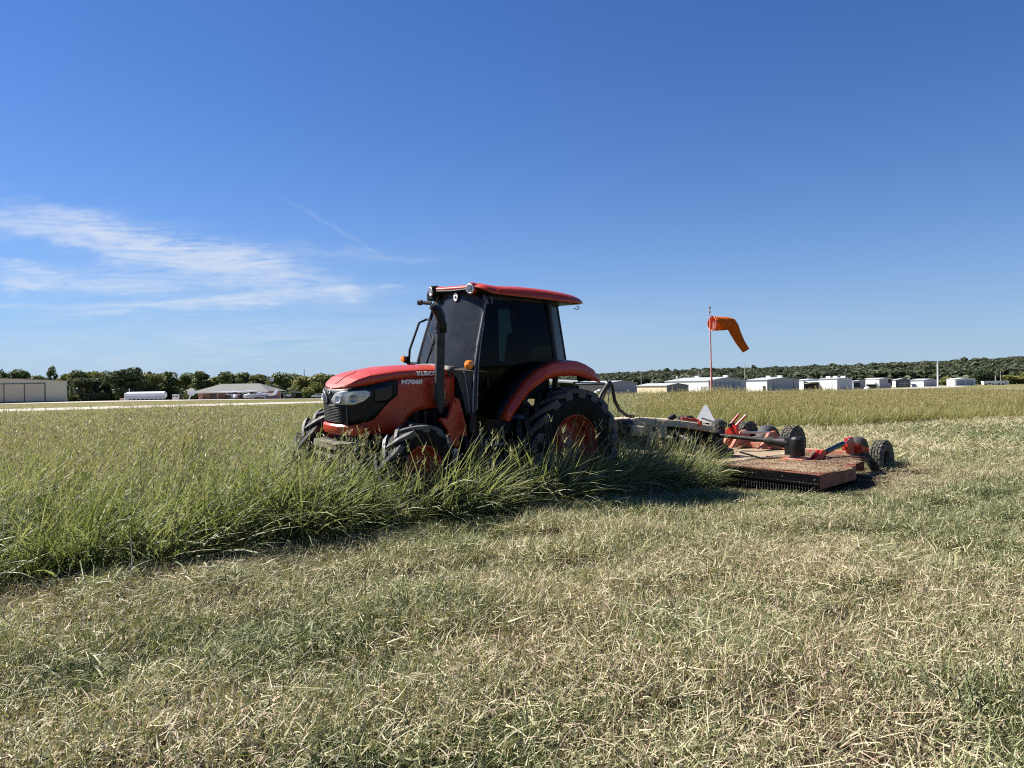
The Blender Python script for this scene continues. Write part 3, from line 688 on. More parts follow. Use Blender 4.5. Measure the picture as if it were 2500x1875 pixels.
# loader mount brackets
MP = [(1.60, .77), (1.68, .80), (1.745, .98), (1.80, 1.05), (1.84, 1.09), (1.82, 1.125), (1.775, 1.115), (1.745, 1.105), (1.70, 1.20), (1.68, 1.30), (1.655, 1.345), (1.615, 1.35), (1.585, 1.325), (1.52, 1.15), (1.475, 1.0), (1.455, .85), (1.50, .78)]
for sg in (1, -1):
    y = .60 * sg
    mt = MB().prism([(x, y, z) for x, z in MP], (0, -.03 * sg, 0)); mt.prism([(x - .01, y - .05 * sg, z) for x, z in MP], (0, -.015 * sg, 0))
    mt.box((1.60, y - .05 * sg, 1.0), (.03, .06, .3)).tube([(1.63, y + .02 * sg, 1.31), (1.63, y - .08 * sg, 1.31)], .022, 12).tube([(1.81, y + .02 * sg, 1.09), (1.81, y - .08 * sg, 1.09)], .022, 12)
    mt.build('loader_mount', RED, tr, bevel=.004)
    MB().tube([(1.52, .605 * sg, .86), (1.52, .612 * sg, .86)], .06, 18).build('mount_hole', BLKG, tr)
# tank, filler, steps, hand rail
MB().box((1.30, .58, .68), (.55, .30, .42)).build('fuel_tank', BLK, tr, bevel=.05, seg=4)
MB().tube([(1.50, .72, .98), (1.49, .72, 1.14)], .03, 12).tube([(1.49, .72, 1.14), (1.49, .72, 1.18)], .045, 14).tube([(1.49, .72, .95), (1.47, .72, 1.05)], .045, 12).build('filler_neck', BLK, tr, smooth=True)
stp = MB()
for x in (1.47, 1.13): stp.tube([(x, .84, 1.02), (x - .02, .86, .82), (x - .05, .90, .42)], .013, 8)
for z, y in ((.82, .86), (.62, .88), (.42, .90)): stp.box((1.28, y, z), (.34, .16, .02))
stp.build('cab_step', mat('step_grey', (.08, .08, .08), .5, dirt=(.2, .17, .12), dirt_amt=.4), tr)
MB().box((1.70, .62, .70), (.16, .05, .10), Matrix.Rotation(R(12), 3, 'Y')).build('step_pad', mat('pale_metal', (.35, .33, .3), .6, var=.2), tr, bevel=.01)
# rear shelf, hitch and hoses
MB().prism([(-.55, -.5, 1.50), (-1.18, -.45, 1.485), (-1.18, .33, 1.485), (-.55, .40, 1.50)], (0, 0, -.02)).build('rear_shelf', mat('shelf_grey', (.30, .32, .32), .5, var=.15), tr)
rh = MB().box((-.65, 0, .8), (.6, .5, .5)).tube([(-.4, .35, .75), (-1.2, .42, .62)], .035, 8).tube([(-.4, -.35, .75), (-1.2, -.42, .62)], .035, 8).tube([(-.6, .2, 1.1), (-1.0, .38, .68)], .025, 8).box((-1.05, 0, .52), (1.0, .12, .05))
rh.tube([(-.5, .45, 1.45), (-.6, .35, 1.0)], .03, 8).tube([(-.5, -.45, 1.45), (-.6, -.35, 1.0)], .03, 8)
rh.build('rear_hitch', BLK, tr, bevel=.01)
HOS = mat('hose_rubber', (.030, .026, .022), .6, dirt=(.12, .10, .07), dirt_amt=.3)
MB().tube([(-1.25, .12, 1.15), (-1.34, .12, 1.30), (-1.45, .11, 1.42), (-1.535, .10, 1.475), (-1.60, .09, 1.40), (-1.68, .07, 1.20), (-1.80, .06, 1.05), (-1.98, .05, .955), (-2.15, .05, .93)], .026, 10).build('hydraulic_hose', HOS, tr, smooth=True)
MB().tube([(-1.36, .10, 1.20), (-1.46, .09, 1.36), (-1.56, .09, 1.45)], .024, 8).build('hydraulic_hose', HOS, tr, smooth=True)
rg = MB().tube([Vector((-1.50 + .048 * math.cos(a), .10, 1.53 + .052 * math.sin(a))) for a in np.linspace(0, 2 * PI, 19)], .010, 8, cap=False)
rg.tube([(-1.53, .10, 1.46), (-1.51, .10, 1.20), (-1.50, .10, 1.05)], .008, 6); rg.build('hose_ring', mat('ring_steel', (.10, .095, .08), .5, metal=.4), tr, smooth=True)
MB().tube([(-.45, .45, 2.53), (-.50, .45, 2.50), (-.46, .46, 2.48), (-.40, .45, 2.49)], .006, 6).build('roof_cable', BLK, roof)
# small spare lamp on far fender

# ================================================================ mower behind the tractor
TM2 = R(42)
mo = empty('rotary_mower', (.156, 10.36, 0), PI + TM2)
tag(mo, 'wide orange batwing mower deck on small tyres towed behind the tractor', 'mower')
DK = .27
def deck(poly, name='deck', m=DECK, lip=.19, z=DK, lab=None):
    mb = MB().prism([(x, y, z) for x, y in poly], (0, 0, -.012))
    n = len(poly)
    for i in range(n):
        a = Vector((*poly[i], z)); b = Vector((*poly[(i + 1) % n], z))
        if lip_skip and i in lip_skip: continue
        d = (b - a).normalized(); nrm = Vector((d.y, -d.x, 0)) * .012
        mb.prism([a - nrm * .0, b - nrm * .0, b - Vector((0, 0, lip)), a - Vector((0, 0, lip))], nrm)
    return mb.build(name, m, mo, bevel=.003)
DK2 = mat('dusty_deck_paint', (.27, .16, .095), .85, var=.3, vscale=6, dirt=(.27, .20, .12), dirt_amt=.9, dirt_scale=6, bump=.4)
WING = [(-2.05, 3.15), (-3.36, 3.02), (-4.57, 2.45), (-4.60, 1.66), (-2.33, 1.62)]
lip_skip = [3, 4]
dk = deck(WING)
# front edge flange, rubber strip and chains of the near wing
a = Vector((-2.05, 3.15, 0)); b = Vector((-2.33, 1.62, 0)); c = Vector((-2.50, .10, 0)); dd_ = (b - a).normalized(); fn = Vector((-dd_.y, dd_.x, 0)); fn = fn if fn.x > 0 else -fn
def front_guard(a, b, nm='front_guard'):
    d = (b - a); L = d.length; d.normalize()
    g_ = MB().prism([a + fn * .004 + Vector((0, 0, .262)), b + fn * .004 + Vector((0, 0, .262)), b + fn * .004 + Vector((0, 0, .14)), a + fn * .004 + Vector((0, 0, .14))], fn * .012)
    g_.prism([a + fn * .018 + Vector((0, 0, .155)), b + fn * .018 + Vector((0, 0, .155)), b + fn * .018 + Vector((0, 0, .135)), a + fn * .018 + Vector((0, 0, .135))], fn * .01)
    go_ = g_.build(nm, BLKG, mo, bevel=.002)
    nb = int(L / .4)
    for i in range(nb + 1):
        p = a + d * (.05 + (L - .1) * i / max(nb, 1)) + fn * .017 + Vector((0, 0, .205))
        q = fn * .008
        MB().tube([p, p + q], .012, 10).build('bolt', STEEL, go_)
    ch = MB(); k = int(L / .045)
    for i in range(k):
        p = a + d * (.02 + i * .045) + fn * .004
        for j in range(4):
            z = .125 - j * .03; o = d * .006 * (1 if j % 2 else -1)
            ch.tube([p + o + Vector((0, 0, z)), p - o + Vector((0, 0, z - .022))], .0065, 5)
    ch.build('chain_curtain', mat('chain_steel', (.16, .15, .14), .4, metal=.8, var=.4), go_)
front_guard(a, b)
lip_skip = [0, 2]
deck(m=DK2, poly=[(-2.33, 1.58), (-4.62, 1.62), (-4.95, 1.50), (-5.0, .02), (-4.7, -.08), (-2.50, -.05)][0:1] + [(-4.62, 1.60), (-4.95, 1.50), (-5.0, .02), (-2.50, -.05)])
deck(m=DK2, poly=[(-2.50, -.10), (-5.0, -.05), (-5.0, -.95), (-3.9, -1.55), (-2.6, -1.65)])
front_guard(b + Vector((-.003, -.04, 0)), c)
front_guard(c + Vector((-.02, -.16, 0)), Vector((-2.62, -1.62, 0)))
# rear flange of the near wing
MB().prism([(-4.45, 2.53, DK), (-4.62, 2.62, DK), (-4.66, 2.58, .05), (-4.50, 2.48, .05)], (-.02, -.02, 0)).prism([(-4.30, 2.60, DK + .005), (-4.62, 2.62, DK + .005), (-4.62, 2.45, DK + .005)], (0, 0, -.01)).build('rear_flange', DECK, mo)
MB().tube([(-2.4, 1.61, .285), (-4.6, 1.64, .285)], .022, 8).box((-2.9, 1.61, .28), (.2, .09, .05)).box((-4.0, 1.63, .28), (.2, .09, .05)).build('hinge', DUST, mo)
MB().tube([(-2.52, -.08, .285), (-4.9, -.06, .285)], .022, 8).build('hinge', DUST, mo)
MB().box((-4.55, 2.0, .31), (.08, .9, .07)).box((-4.9, .75, .33), (.08, 1.5, .09)).build('deck_beam', RED2, mo, bevel=.005)
# gearboxes, shafts and their shields
def bell(x, y, z0, z1, r, m=BLK):
    mb = MB().lathe([(r * .2, z1), (r * .75, z1), (r * .98, z1 - .03), (r, z0 + .02), (r * .9, z0), (.01, z0)], c=(x, y, 0), axis='Z', n=24)
    return mb
bl = bell(-3.40, 2.17, .34, .62, .105); bl.box((-3.40, 2.07, .48), (.15, .12, .24)); bl.build('gearbox_shield', mat('shield_plastic', (.010, .011, .011), .45, spec=.3, var=.3, dirt=(.05, .05, .045), dirt_amt=.15), mo, smooth=True)
MB().box((-3.40, 2.16, .29), (.34, .34, .05)).build('gearbox_base', RED2, mo, bevel=.005)
sh_ = MB().tube([(-3.38, .85, .60), (-3.40, 1.66, .55)], .034, 14).tube([(-3.40, 1.64, .55), (-3.40, 1.74, .545), (-3.40, 1.82, .54), (-3.40, 1.95, .53), (-3.40, 2.05, .525)], [.036, .075, .055, .08, .085], 16)
sh_.build('driveshaft', mat('shaft_black', (.007, .0065, .007), .6, spec=.3, var=.3, dirt=(.03, .026, .02), dirt_amt=.2), mo, smooth=True)
sh_ = MB().tube([(-3.38, .65, .60), (-3.5, -.9, .56)], .036, 14).tube([(-3.5, -.8, .56), (-3.5, -1.0, .55)], [.04, .10], 14)
sh_.build('driveshaft', _mats['shaft_black'], mo, smooth=True)
bell(-3.5, -1.05, .30, .62, .12).build('gearbox_shield', _mats['shield_plastic'], mo, smooth=True)
MB().box((-3.38, .75, .52), (.30, .26, .30)).box((-3.38, .75, .33), (.5, .5, .1)).build('centre_gearbox', BLK, mo, bevel=.03)
MB().tube([(-3.2, .70, .62), (-2.6, .50, .70), (-2.3, .38, .74)], .06, 14).build('driveshaft', _mats['shaft_black'], mo, smooth=True)
# tongue with dusty cover, guard and coupling
tg = MB().prism([(-1.62, -.02, .88), (-1.66, .26, .88), (-2.1, .34, .91), (-2.7, .62, .85), (-3.25, .95, .74), (-3.3, .62, .74), (-2.7, .32, .86), (-2.1, .04, .92)], (0, 0, -.10))
tg.build('tongue', DUST, mo, bevel=.02, seg=3)
far_ = [(-1.64, -.05, .905), (-2.1, .02, .925), (-2.7, .30, .885), (-3.25, .62, .775)]; near_ = [(-1.64, .27, .80), (-2.1, .37, .81), (-2.7, .66, .77), (-3.25, .97, .68)]
MB().grid([[Vector(a) + (Vector(b) - Vector(a)) * t + Vector((0, 0, .035 * math.sin(PI * t))) for t in np.linspace(0, 1, 7)] for a, b in zip(far_, near_)]).build('tongue_cover', DUST, mo, smooth=True, thick=.02)
MB().tube([(-1.60, .24, .80), (-1.78, .28, .80), (-1.9, .28, .80)], [.105, .115, .10], 18).build('shaft_shield', BLK, mo, smooth=True)
MB().tube([(-1.80, .36, .74), (-2.05, .40, .72), (-2.12, .40, .66)], [.085, .075, .04], 14).build('coupling', DUST, mo, smooth=True)
gg = MB().prism([(-2.20, .30, .875), (-2.50, .50, .855), (-2.52, .50, .60), (-2.22, .30, .58)], (.03, .05, 0)); gg.build('gear_guard', DUST, mo, bevel=.008)
uf = MB().box((-2.35, .25, .62), (.5, .34, .26), Matrix.Rotation(R(-25), 3, 'Z')).box((-1.9, .2, .6), (.4, .2, .22)).box((-2.9, .55, .52), (.7, .12, .10), Matrix.Rotation(R(-28), 3, 'Z')).box((-2.9, .95, .42), (.9, .10, .10), Matrix.Rotation(R(-8), 3, 'Z')).box((-2.75, .2, .45), (.8, .10, .10))
uf.tube([(-1.1, .1, .5), (-1.8, .2, .52), (-2.6, .35, .42), (-3.3, .6, .4)], .055, 10); uf.build('draw_frame', BLK, mo)
for k in range(4): MB().tube([(-2.62 - .0 * k, .50 + .07 * k, .66 - .022 * k), (-2.62, .62 + .07 * k, .64 - .022 * k)], .045 - .004 * k, 12).build('shaft_bellows', mat('bellows_grey', (.06, .062, .065), .6), mo, smooth=True)
MB().tube([(-2.75, .62, .88), (-3.0, .76, .84)], .025, 8).box((-2.98, .80, .80), (.06, .04, .08)).build('lever_bracket', RED, mo, bevel=.004)
MB().tube([(-2.62, .48, .87), (-2.70, .54, .93)], .045, 12).build('jack_knob', BLK, mo, smooth=True)
MB().tube([(-3.05, .78, .88), (-3.25, .9, .80)], .016, 8).build('valve', STEEL, mo)
# grey reflector triangle on a post
MB().prism([(-3.30, .70, 1.08), (-3.30, .74, 1.055), (-3.30, .86, .84), (-3.30, .84, .79), (-3.30, .54, .79), (-3.30, .52, .84), (-3.30, .66, 1.055)], (.008, 0, 0)).build('warning_triangle', mat('dull_aluminium', (.50, .53, .56), .45, metal=.3, var=.15, vscale=20), mo, bevel=.004)
MB().box((-3.33, .70, .72), (.02, .05, .45)).build('triangle_post', BLK, mo)
# levers and jack
lv = MB().tube([(-4.3, .50, .70), (-4.42, .60, .88)], .022, 10).tube([(-4.3, .62, .70), (-4.42, .74, .87)], .022, 10)
lv.box((-4.28, .55, .62), (.08, .22, .18)); lv.build('lift_arm', mat('deep_red_paint', (.42, .02, .015), .35, var=.2), mo, smooth=False)
MB().tube([(-3.9, .35, .62), (-4.3, .58, .72)], .03, 10).build('lift_cylinder', BLK, mo, smooth=True)
for (x, y, dx) in ((-4.9, .9, 0), (-4.9, .35, 0), (-5.0, 0.1, 0)):
    MB().prism([(x + .4, y, .30), (x + .1, y, .56), (x - .1, y, .58), (x - .35, y, .34)], (0, .05, 0)).build('wheel_bracket', RED2, mo)
MB().tube([(-4.6, .55, .56), (-4.85, .95, .56)], .02, 8).build('lift_rod', STEEL, mo, smooth=True)
# cylinder on the near wing
MB().prism([(-3.35, 2.33, .275), (-3.70, 2.36, .275), (-3.72, 2.36, .40), (-3.62, 2.355, .43)], (0, .02, 0)).prism([(-3.35, 2.40, .275), (-3.70, 2.43, .275), (-3.72, 2.43, .40), (-3.62, 2.425, .43)], (0, .02, 0)).build('cylinder_bracket', _mats['deep_red_paint'], mo)
cy = MB().tube([(-3.80, 2.40, .385), (-4.32, 2.42, .475)], .038, 14).build('lift_cylinder', BLKG, mo, smooth=True)
MB().tube([(-3.64, 2.395, .36), (-3.82, 2.40, .39)], .02, 10).tube([(-3.64, 2.36, .36), (-3.64, 2.44, .36)], .022, 10).build('cylinder_rod', STEEL, cy, smooth=True)
MB().tube([(-4.30, 2.42, .47), (-4.52, 2.43, .51)], .014, 8).build('cylinder_rod', STEEL, cy, smooth=True)
MB().prism([(-4.45, 2.44, .55), (-4.62, 2.44, .56), (-4.70, 2.44, .46), (-4.66, 2.44, .30), (-4.52, 2.44, .30), (-4.44, 2.44, .42)], (0, -.06, 0)).build('pivot_plate', _mats['deep_red_paint'], mo, bevel=.004)
for k in range(3): MB().tube([(-4.46 - .06 * k, 2.44, .53 - .01 * k), (-4.46 - .06 * k, 2.452, .53 - .01 * k)], .014, 10).build('pivot_bolt', STEEL, mo)
MB().prism([(-4.66, 2.30, .30), (-5.1, 2.46, .30), (-5.1, 2.46, .36), (-4.66, 2.36, .50)], (0, -.07, 0)).tube([(-4.9, 2.4, .33), (-5.25, 2.45, .31), (-5.25, 2.58, .31)], .035, 10).prism([(-4.62, 2.2, .30), (-4.8, 2.5, .30), (-4.75, 2.5, .44)], (.02, -.05, 0)).build('wheel_arm', RED, mo)
MB().tube([(-4.9, 2.3, .36), (-5.7, 2.0, .30)], .035, 10).build('wheel_arm', RED2, mo)
# hoses lying on the wing
MB().tube([(-2.95, 1.50, .40), (-3.1, 1.75, .31), (-3.35, 1.95, .300), (-3.7, 2.15, .292), (-3.9, 2.0, .292), (-4.0, 1.9, .30)], .014, 8).build('deck_hose', HOS, mo, smooth=True)
MB().tube([(-3.6, 2.42, .35), (-3.9, 2.52, .285), (-4.3, 2.55, .285), (-4.55, 2.45, .31)], .010, 8).build('deck_hose', HOS, mo, smooth=True)
DR = mat('dark_hub', (.012, .010, .010), .6, var=.3)
def mwheel(x, y, ztop, r, w, m=RUBF, tread='block'):
    return wheel('mower_wheel', mo, (x, y, ztop - r), r, r * .42, w, 18, .016, 1, rubber=m, rimm=DR, tread=tread)
SMO = mat('smooth_worn_tyre', (.035, .035, .037), .7, var=.25)
mwheel(-5.25, 2.60, .48, .28, .22)
mwheel(-5.70, 2.05, .50, .25, .18, SMO, 'none')
mwheel(-5.6, .937, .64, .32, .24)
mwheel(-5.6, .465, .65, .32, .22, SMO, 'none')
mwheel(-5.6, .02, .70, .33, .24)
mwheel(-5.6, -.58, .73, .32, .22, SMO, 'none')
mwheel(-5.6, -1.31, .78, .34, .24)
MB().tube([(-5.6, -1.5, .36), (-5.6, 1.1, .34)], .05, 10).box((-5.25, .3, .38), (.8, .08, .1)).box((-5.25, .75, .38), (.8, .08, .1)).build('wheel_axle', RED2, mo)

# ================================================================ grass
def grass_mat(name, stops, trans=.35, rough=.42, nscale=.7, namp=.5, spec=.5, tamp=1.0):
    m = bpy.data.materials.new(name); m.use_nodes = True; nt = m.node_tree; nt.nodes.clear()
    o = nt.nodes.new('ShaderNodeOutputMaterial')
    at_ = nt.nodes.new('ShaderNodeAttribute'); at_.attribute_name = 'tint'
    oi = nt.nodes.new('ShaderNodeObjectInfo'); g = nt.nodes.new('ShaderNodeNewGeometry')
    n1 = noise(nt, g.outputs['Position'], nscale, 4, .6); n2 = noise(nt, g.outputs['Position'], nscale * .17, 3, .5)
    f = M_(nt, 'MULTIPLY_ADD', M_(nt, 'SUBTRACT', n1, .5), namp, at_.outputs['Fac'])
    f = M_(nt, 'MULTIPLY_ADD', M_(nt, 'SUBTRACT', n2, .5), namp * 1.6, f)
    f = M_(nt, 'MULTIPLY_ADD', M_(nt, 'SUBTRACT', oi.outputs['Random'], .5), .12, f, clamp=True)
    col = ramp(nt, f, stops)
    p = nt.nodes.new('ShaderNodeBsdfPrincipled'); nt.links.new(col, p.inputs['Base Color'])
    p.inputs['Roughness'].default_value = rough; p.inputs['Specular IOR Level'].default_value = spec
    t = nt.nodes.new('ShaderNodeBsdfTranslucent'); nt.links.new(mixc(nt, 1.0, col, (1.0, 1.05, .55), 'MULTIPLY'), t.inputs[0])
    mx = nt.nodes.new('ShaderNodeMixShader'); mx.inputs[0].default_value = trans
    nt.links.new(p.outputs[0], mx.inputs[1]); nt.links.new(t.outputs[0], mx.inputs[2]); nt.links.new(mx.outputs[0], o.inputs[0])
    return m
G_TALL = grass_mat('tall_grass_blades', [(0, (.038, .058, .018)), (.22, (.105, .132, .044)), (.45, (.195, .228, .098)), (.72, (.39, .385, .235)), (1, (.32, .25, .155))], nscale=.5, namp=.5, rough=.46, spec=.22)
G_FAR = grass_mat('far_grass_blades', [(0, (.11, .125, .035)), (.35, (.21, .21, .07)), (.65, (.34, .295, .13)), (1, (.40, .32, .17))], nscale=.12, namp=.40, trans=.3, spec=.2)
G_MOW = grass_mat('mown_grass_blades', [(0, (.05, .075, .026)), (.18, (.135, .16, .064)), (.38, (.30, .305, .150)), (.60, (.54, .485, .315)), (.82, (.49, .365, .26)), (1, (.19, .115, .08))], nscale=1.2, namp=.66, trans=.2, rough=.55, spec=.3)

def blades(n, rad, L, W, lean=(.1, .5), curl=(.3, 1.4), bias=None, biasw=0., segs=4, tint=(0, .6), z0=(0, 0), seed=0, kind='blade', flat_tip=False):
    """returns (verts, quads, tint): n ribbons with segs quads each"""
    r_ = np.random.default_rng(seed)
    a = r_.uniform(0, 2 * PI, n); q = np.sqrt(r_.uniform(0, 1, n)) * rad
    base = np.stack([q * np.cos(a), q * np.sin(a), r_.uniform(z0[0], z0[1], n)], 1)
    az = r_.uniform(0, 2 * PI, n)
    if bias is not None: az = bias + (az - PI) * (1 - biasw)
    th0 = r_.uniform(lean[0], lean[1], n); k = r_.uniform(curl[0], curl[1], n)
    Ln = r_.uniform(L[0], L[1], n); Wn = r_.uniform(W[0], W[1], n)
    hd = np.stack([np.cos(az), np.sin(az), np.zeros(n)], 1); tw = r_.uniform(-.9, .9, n)
    sd = np.stack([-np.sin(az), np.cos(az), np.zeros(n)], 1)
    P = base.copy(); V = []
    for s in range(segs + 1):
        t = s / segs; th = th0 + k * t
        w = Wn * ((1 - t ** 1.6) * .97 + .03) if not flat_tip else Wn * np.ones(n)
        d = hd * np.sin(th)[:, None] + np.array([0, 0, 1.]) * np.cos(th)[:, None]
        nrm = np.cross(sd, d); s2 = sd * np.cos(tw)[:, None] + nrm * np.sin(tw)[:, None]
        V += [P - s2 * w[:, None] / 2, P + s2 * w[:, None] / 2]
        P = P + d * (Ln / segs)[:, None]
        P[:, 2] = np.maximum(P[:, 2], .004)
    V = np.stack(V, 1)                       # n, 2*(segs+1), 3
    m = 2 * (segs + 1); F = []
    for s in range(segs):
        F.append(np.stack([np.arange(n) * m + 2 * s, np.arange(n) * m + 2 * s + 1, np.arange(n) * m + 2 * s + 3, np.arange(n) * m + 2 * s + 2], 1))
    T = np.repeat(r_.uniform(tint[0], tint[1], n), m)
    return V.reshape(-1, 3), np.concatenate(F), T, P
def merge(parts):
    vs, fs, ts = [], [], []; o = 0
    for p in parts:
        vs.append(p[0]); fs.append(p[1] + o); ts.append(p[2]); o += len(p[0])
    return np.concatenate(vs), np.concatenate(fs), np.concatenate(ts)
def proto(name, parts, m):
    v, f, t = merge(parts)
    me = bpy.data.meshes.new(name); me.vertices.add(len(v)); me.vertices.foreach_set('co', v.astype(np.float32).ravel())
    me.loops.add(len(f) * 4); me.loops.foreach_set('vertex_index', f.astype(np.int32).ravel())
    me.polygons.add(len(f)); me.polygons.foreach_set('loop_start', np.arange(len(f), dtype=np.int32) * 4); me.polygons.foreach_set('loop_total', np.full(len(f), 4, np.int32))
    me.update(calc_edges=True)
    at_ = me.attributes.new('tint', 'FLOAT', 'POINT'); at_.data.foreach_set('value', t.astype(np.float32))
    me.materials.append(m); return bpy.data.objects.new(name, me)
def heads(stems, seed, n=9, tint=(.78, 1.0), L=(.03, .07), W=(.006, .010)):
    """small seed head of short ribbons at each stem end"""
    out = []; r_ = np.random.default_rng(seed)
    for i, p in enumerate(stems):
        b = blades(n, .012, L, W, lean=(.2, 1.1), curl=(0, .4), segs=1, tint=tint, seed=seed * 31 + i)
        v = b[0].copy(); v[:, 2] += np.repeat(r_.uniform(-.13, 0, n), 4); v += p
        out.append((v, b[1], b[2]))
    return out
def scatter(name, pts, rot, scl, idx, protos):
    me = bpy.data.meshes.new(name); me.vertices.add(len(pts)); me.vertices.foreach_set('co', np.asarray(pts, np.float32).ravel())
    for an, ty, dat, key in (('rot', 'FLOAT_VECTOR', rot, 'vector'), ('scl', 'FLOAT_VECTOR', scl, 'vector'), ('idx', 'INT', idx, 'value')):
        a_ = me.attributes.new(an, ty, 'POINT'); a_.data.foreach_set(key, np.asarray(dat, np.int32 if ty == 'INT' else np.float32).ravel())
    o = bpy.data.objects.new(name, me); sc.collection.objects.link(o)
    ng = bpy.data.node_groups.new(name, 'GeometryNodeTree')
    ng.interface.new_socket('Geometry', in_out='INPUT', socket_type='NodeSocketGeometry'); ng.interface.new_socket('Geometry', in_out='OUTPUT', socket_type='NodeSocketGeometry')
    N = ng.nodes; Lk = ng.links
    gi = N.new('NodeGroupInput'); go = N.new('NodeGroupOutput'); ip = N.new('GeometryNodeInstanceOnPoints'); jn = N.new('GeometryNodeJoinGeometry')
    for p in protos:
        oi = N.new('GeometryNodeObjectInfo'); oi.inputs['Object'].default_value = p; oi.inputs['As Instance'].default_value = True
        Lk.new(oi.outputs['Geometry'], jn.inputs[0])
    def na(nm, ty):
        a_ = N.new('GeometryNodeInputNamedAttribute'); a_.data_type = ty; a_.inputs['Name'].default_value = nm; return a_.outputs['Attribute']
    er = N.new('FunctionNodeEulerToRotation'); Lk.new(na('rot', 'FLOAT_VECTOR'), er.inputs[0])
    ip.inputs['Pick Instance'].default_value = True
    Lk.new(gi.outputs[0], ip.inputs['Points']); Lk.new(jn.outputs[0], ip.inputs['Instance']); Lk.new(er.outputs[0], ip.inputs['Rotation'])
    Lk.new(na('scl', 'FLOAT_VECTOR'), ip.inputs['Scale']); Lk.new(na('idx', 'INT'), ip.inputs['Instance Index']); Lk.new(ip.outputs[0], go.inputs[0])
    md = o.modifiers.new('scatter', 'NODES'); md.node_group = ng
    return o
# --- frames used to decide where grass stands
def to_tr(x, y):
    dx, dy = x - .156, y - 10.36
    return dx * hx.x + dy * hx.y, dx * n0.x + dy * n0.y
def to_mo(x, y):
    c_, s_ = math.cos(TM2), math.sin(TM2); dx, dy = x - .156, y - 10.36
    return -dx * c_ - dy * s_, dx * s_ - dy * c_
def vn(x, y, s, seed=0):
    """cheap smooth value noise 0..1"""
    r_ = np.random.default_rng(seed); G = r_.uniform(0, 1, (64, 64)); u = x * s + 17.3; v = y * s + 5.1
    i = np.floor(u).astype(int); j = np.floor(v).astype(int); fu = sstep(u - i); fv = sstep(v - j)
    g = lambda a, b: G[a % 64, b % 64]
    return (g(i, j) * (1 - fu) + g(i + 1, j) * fu) * (1 - fv) + (g(i, j + 1) * (1 - fu) + g(i + 1, j + 1) * fu) * fv
def is_mown(x, y):
    X, Y = to_tr(x, y); Xm, Ym = to_mo(x, y)
    e = .35 * (vn(X, Y, .8, 3) - .5)
    yb = -3.2 - .345 * (X + 13.3) + 1.2 * e
    return np.where(X < -7, Y > yb, (Y > 1.22 + e) | ((Xm < -2.45) & (Y > yb)) | ((Xm < -2.2) & (Y > .9)))
def tall_limit(x, y):
    az = np.degrees(np.arctan2(x, y)); return np.interp(az, [-60, -40, -34, -18, -5, 5, 34, 60], [24, 28, 31, 36, 50, 56, 66, 70])
def jgrid(x0, x1, y0, y1, st):
    gx_, gy_ = np.meshgrid(np.arange(x0, x1, st), np.arange(y0, y1, st)); n = gx_.size
    return gx_.ravel() + rng.uniform(-.5, .5, n) * st, gy_.ravel() + rng.uniform(-.5, .5, n) * st
def infov(x, y, m=.9):
    return (np.abs(x) < y * .69 + m * 2.5) & (y > 1.0)
# --- tall grass prototypes
NT = []
for k in range(8):
    s = 100 + k * 7
    A = blades(20, .17, (.60, 1.20), (.012, .032), lean=(.25, 1.05), curl=(.2, 1.5), bias=0, biasw=.5, segs=5, tint=(.06, .78), seed=s)
    B = blades(15, .22, (.30, .78), (.009, .024), lean=(.1, .9), curl=(.3, 1.8), segs=4, tint=(.0, .62), seed=s + 1)
    C = blades(6, .18, (.70, 1.0), (.0035, .005), lean=(.12, .55), curl=(.05, .3), bias=0, biasw=.6, segs=4, tint=(.45, .75), seed=s + 2)
    NT.append(proto('tall_tuft', [A[:3], B[:3], C[:3]] + heads(C[3][:9], s), G_TALL))
NE = []
for k in range(6):
    s = 200 + k * 7
    A = blades(19, .18, (.60, 1.25), (.013, .032), lean=(.3, 1.1), curl=(.2, 1.4), bias=0, biasw=.45, segs=5, tint=(.10, .82), seed=s)
    B = blades(18, .22, (.30, .75), (.009, .020), lean=(.2, 1.2), curl=(.3, 1.6), segs=4, tint=(.0, .62), seed=s + 1)
    C = blades(1, .18, (.8, 1.2), (.0035, .005), lean=(.3, .9), curl=(.05, .3), bias=0, biasw=.6, segs=4, tint=(.5, .75), seed=s + 2)
    NE.append(proto('edge_tuft', [A[:3], B[:3], C[:3]] + (heads(C[3], s, n=9, tint=(.60, .85), L=(.03, .07), W=(.006, .011)) if k == 0 else []), G_TALL))
MT = []
for k in range(12):
    s = 300 + k * 7
    A = blades(130, .62, (.42, .9), (.016, .034), lean=(.15, .7), curl=(.3, 1.1), bias=0, biasw=.45, segs=3, tint=(.1, .62), seed=s)
    C = blades(34, .62, (.62, .95), (.007, .010), lean=(.05, .45), curl=(.05, .3), bias=0, biasw=.5, segs=2, tint=(.5, .8), seed=s + 2)
    MT.append(proto('mid_tuft', [A[:3], C[:3]] + heads(C[3], s, n=6, L=(.04, .09), W=(.012, .02), tint=(.66, .95)), G_TALL if k < 6 else G_FAR))
FT = []
for k in range(6):
    s = 500 + k * 7
    A = blades(260, 1.1, (.30, .62), (.022, .045), lean=(.1, .6), curl=(.2, .9), bias=0, biasw=.4, segs=2, tint=(.1, .75), seed=s)
    C = blades(90, 1.1, (.45, .72), (.012, .02), lean=(.02, .35), curl=(.0, .3), segs=2, tint=(.5, 1.0), seed=s + 2)
    FT.append(proto('far_tuft', [A[:3], C[:3]], G_FAR))
